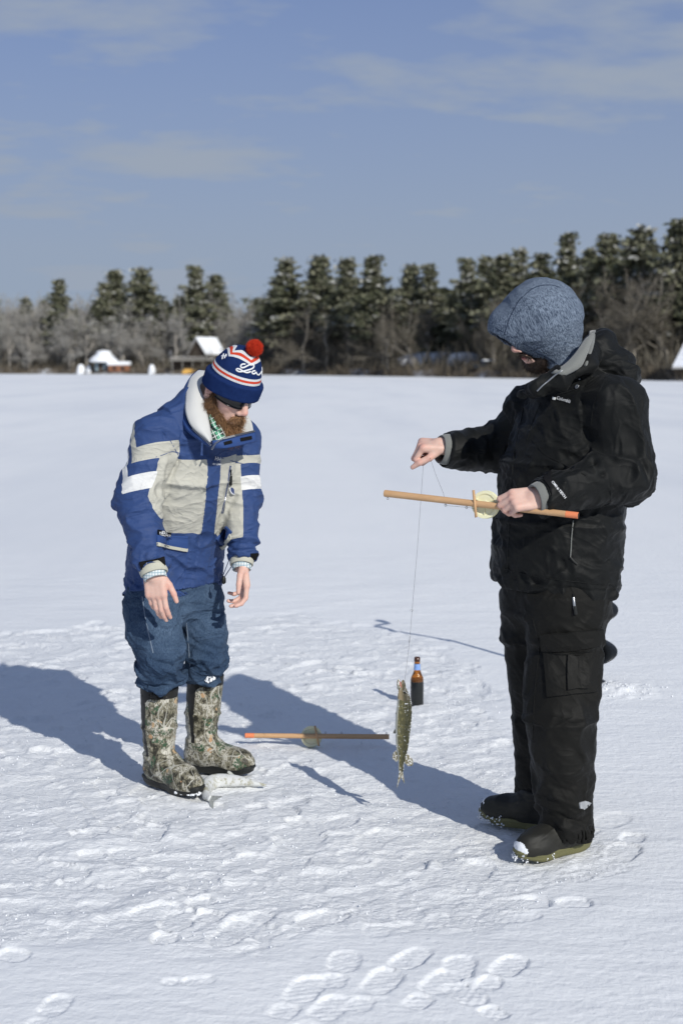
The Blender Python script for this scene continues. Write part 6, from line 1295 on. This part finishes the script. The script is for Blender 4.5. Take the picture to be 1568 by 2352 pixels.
mb.build('snow_crust', msnowbit, fr1, True)
# belly-up fish lying at the boots
def gz(u, v, up): g = G(u, v); g[2] = max(0, ground_at(g[0], g[1])) + up; return g
cen2 = [gz(611, 1810, .010), gz(594, 1809, .012), gz(572, 1807, .017), gz(547, 1806, .020), gz(521, 1805, .021), gz(498, 1805, .021), gz(481, 1811, .019), gz(471, 1822, .017), gz(473, 1834, .013), gz(484, 1841, .010)]
fr2_, *_ = fish('pale belly-up pickerel lying in the snow against the camouflage boots', cen2, [.1, -.80, -.60], [.003, .012, .019, .025, .027, .028, .027, .025, .020, .011], [.003, .010, .018, .025, .027, .028, .027, .025, .020, .011], [.005, .012, .016, .019, .020, .020, .019, .017, .013, .008], mfish2, mfin2,
    [('pectoral_fin', .30, .36, math.pi - .5, .026, .9, 1.), ('pectoral_fin', .30, .36, math.pi + .9, .022, .9, 1.), ('pelvic_fin', .55, .60, math.pi + .5, .016, .9, 1.)], eye_u=.03)
for o_ in fr2_.children:
    if o_.name.startswith('eye'): bpy.data.objects.remove(o_)
log('fish')

# ------------------------------------------------------------------ beer bottle
mglass = mat('amber_bottle_glass', (.62, .22, .03), .04, .6, trans=.85, ior=1.5); mbeer = mat('dark_bottle_body', (.012, .014, .014), .18, .5); mlab = mat('pale_blue_neck_label', (.19, .32, .62), .6, .3); mcapm = mat('brown_glass_lip', (.06, .022, .012), .2, .5)
bp = G(957, 1617); bp[2] = ground_at(bp[0], bp[1]) - .004; bot = empty('beer_bottle', bp, 'open brown beer bottle with a light blue neck label standing in the snow', 'bottle')
def lz(name, prof, m, par, n=40):
    mb = MB(); mb.lathe(bp, prof, n); return mb.build(name, m, par, True)
lz('glass_shoulder', [(.0300, .118), (.0302, .124), (.0290, .134), (.0230, .148), (.0180, .158), (.0150, .170), (.0142, .182), (.0134, .196), (.0126, .212)], mglass, bot)
lz('bottle_body', [(.0005, .001), (.026, 0), (.0295, .003), (.0305, .008), (.0305, .080), (.0305, .112), (.0300, .118)], mbeer, bot); lz('beer', [(.0005, .110), (.0282, .110), (.0282, .126), (.0005, .1262)], mbeer, bot); lz('neck_label', [(.0153, .172), (.0152, .172), (.0146, .186), (.0140, .200), (.0137, .200)], mlab, bot)
lz('lip', [(.0126, .210), (.0128, .2115), (.0142, .213), (.0144, .219), (.0136, .221), (.0134, .230), (.0115, .231), (.0100, .228), (.0100, .210)], mcapm, bot)
# ------------------------------------------------------------------ ice auger behind the man in black
maug = mat('black_auger_paint', (.010, .011, .012), .35, .5); ab = np.array([1.262, 6.85, 0.]); aug = empty('ice_auger', ab, 'black hand ice auger standing in the snow behind the man in black', 'ice auger')
def ag(ox, oy, z_): return ab + np.array([ox, oy, z_])
mb = MB(); nrw = 150; V = []; 
for i in range(nrw):
    a = i / (nrw - 1) * 2 * math.pi * 2.25 - .4; z_ = -.03 + i / (nrw - 1) * .205 * 2.25
    c, s = math.cos(a), math.sin(a); V += [ab + np.array([c * .013, s * .013, z_]), ab + np.array([c * .084, s * .084, z_ - .012]), ab + np.array([c * .084, s * .084, z_ - .018]), ab + np.array([c * .013, s * .013, z_ - .016])]
F = [(4 * i + j, 4 * i + 4 + j, 4 * i + 4 + (j + 1) % 4, 4 * i + (j + 1) % 4) for i in range(nrw - 1) for j in range(4)]; mesh_obj('auger_flight', np.array(V), F, maug, aug, True)
mb = MB(); mb.tube([ag(0, 0, -.02), ag(0, 0, .80)], .014, 12); mb.build('shaft', maug, aug, True)
mb = MB(); mb.tube([ag(0, 0, .79), ag(-.02, -.01, .83), ag(-.088, -.05, 1.02), ag(-.10, -.056, 1.08), ag(-.10, -.056, 1.15), ag(-.085, -.048, 1.165), ag(.0, 0, 1.175), ag(0, 0, 1.19)], .011, 10); mb.build('crank', maug, aug, True)
mb = MB(); mb.tube([ag(-.096, -.054, 1.03), ag(-.10, -.056, 1.14)], .017, 12); mb.build('crank_grip', mrubber, aug, True); mb = MB(); mb.lathe(ag(-.005, 0, 1.18), [(.010, 0), (.022, .012), (.030, .05), (.024, .066), (.001, .072)], 16); mb.build('top_knob', mrubber, aug, True)
# loose snow chips: pile at the auger, crumbs everywhere in the trampled area
def crumbs(name, pts, sizes, lab, seed):
    r = np.random.RandomState(seed); n = len(pts); ico = np.array([[1, 0, -.3], [-.5, .87, -.3], [-.5, -.87, -.3], [.6, .5, .6], [-.8, .1, .6], [.2, -.7, .7]]); A = r.normal(size=(n, 6, 3)) * .22 + ico; V = pts[:, None, :] + A * sizes[:, None, None]
    Fi = np.array([(0, 2, 1), (0, 1, 3), (1, 4, 3), (1, 2, 4), (2, 5, 4), (2, 0, 5), (0, 3, 5), (3, 4, 5)]); F = (np.arange(n)[:, None, None] * 6 + Fi[None]).reshape(-1, 3); return tag(mesh_obj(name, V.reshape(-1, 3), F, msnowbit, None, False), lab, kind='stuff')
r = np.random.RandomState(21); n = 120; P = np.stack([1.30 + r.normal(size=n) * .10, 6.74 + r.normal(size=n) * .09, np.zeros(n)], 1); d_ = np.hypot(P[:, 0] - 1.30, P[:, 1] - 6.74); P[:, 2] = ground(P[:, 0].copy(), P[:, 1].copy()) + .002; crumbs('auger_snow_chips', P, .002 + .004 * r.rand(n), 'heap of loose snow chips drilled up around the auger', 1)
n = 9000; xs = r.uniform(-2.3, 1.1, n); ysr = 3.35 + 5.2 * r.rand(n) ** 1.25; k = poly_sd(xs, ysr, POLY) + .25 * pn(p2(xs * 1.5, ysr * 1.5), 5) > .02 * r.normal(size=n); xs, ysr = xs[k], ysr[k]; cl_ = pn(p2(xs * 4, ysr * 4), 55) > -.08; xs, ysr = xs[cl_], ysr[cl_]
P = np.stack([xs, ysr, ground(xs.copy(), ysr.copy()) + .001], 1); crumbs('snow_crumbs', P, .0012 + .0030 * r.rand(len(P)) ** 2.5, 'crumbs of kicked up snow scattered over the trampled area', 2)
log('done')
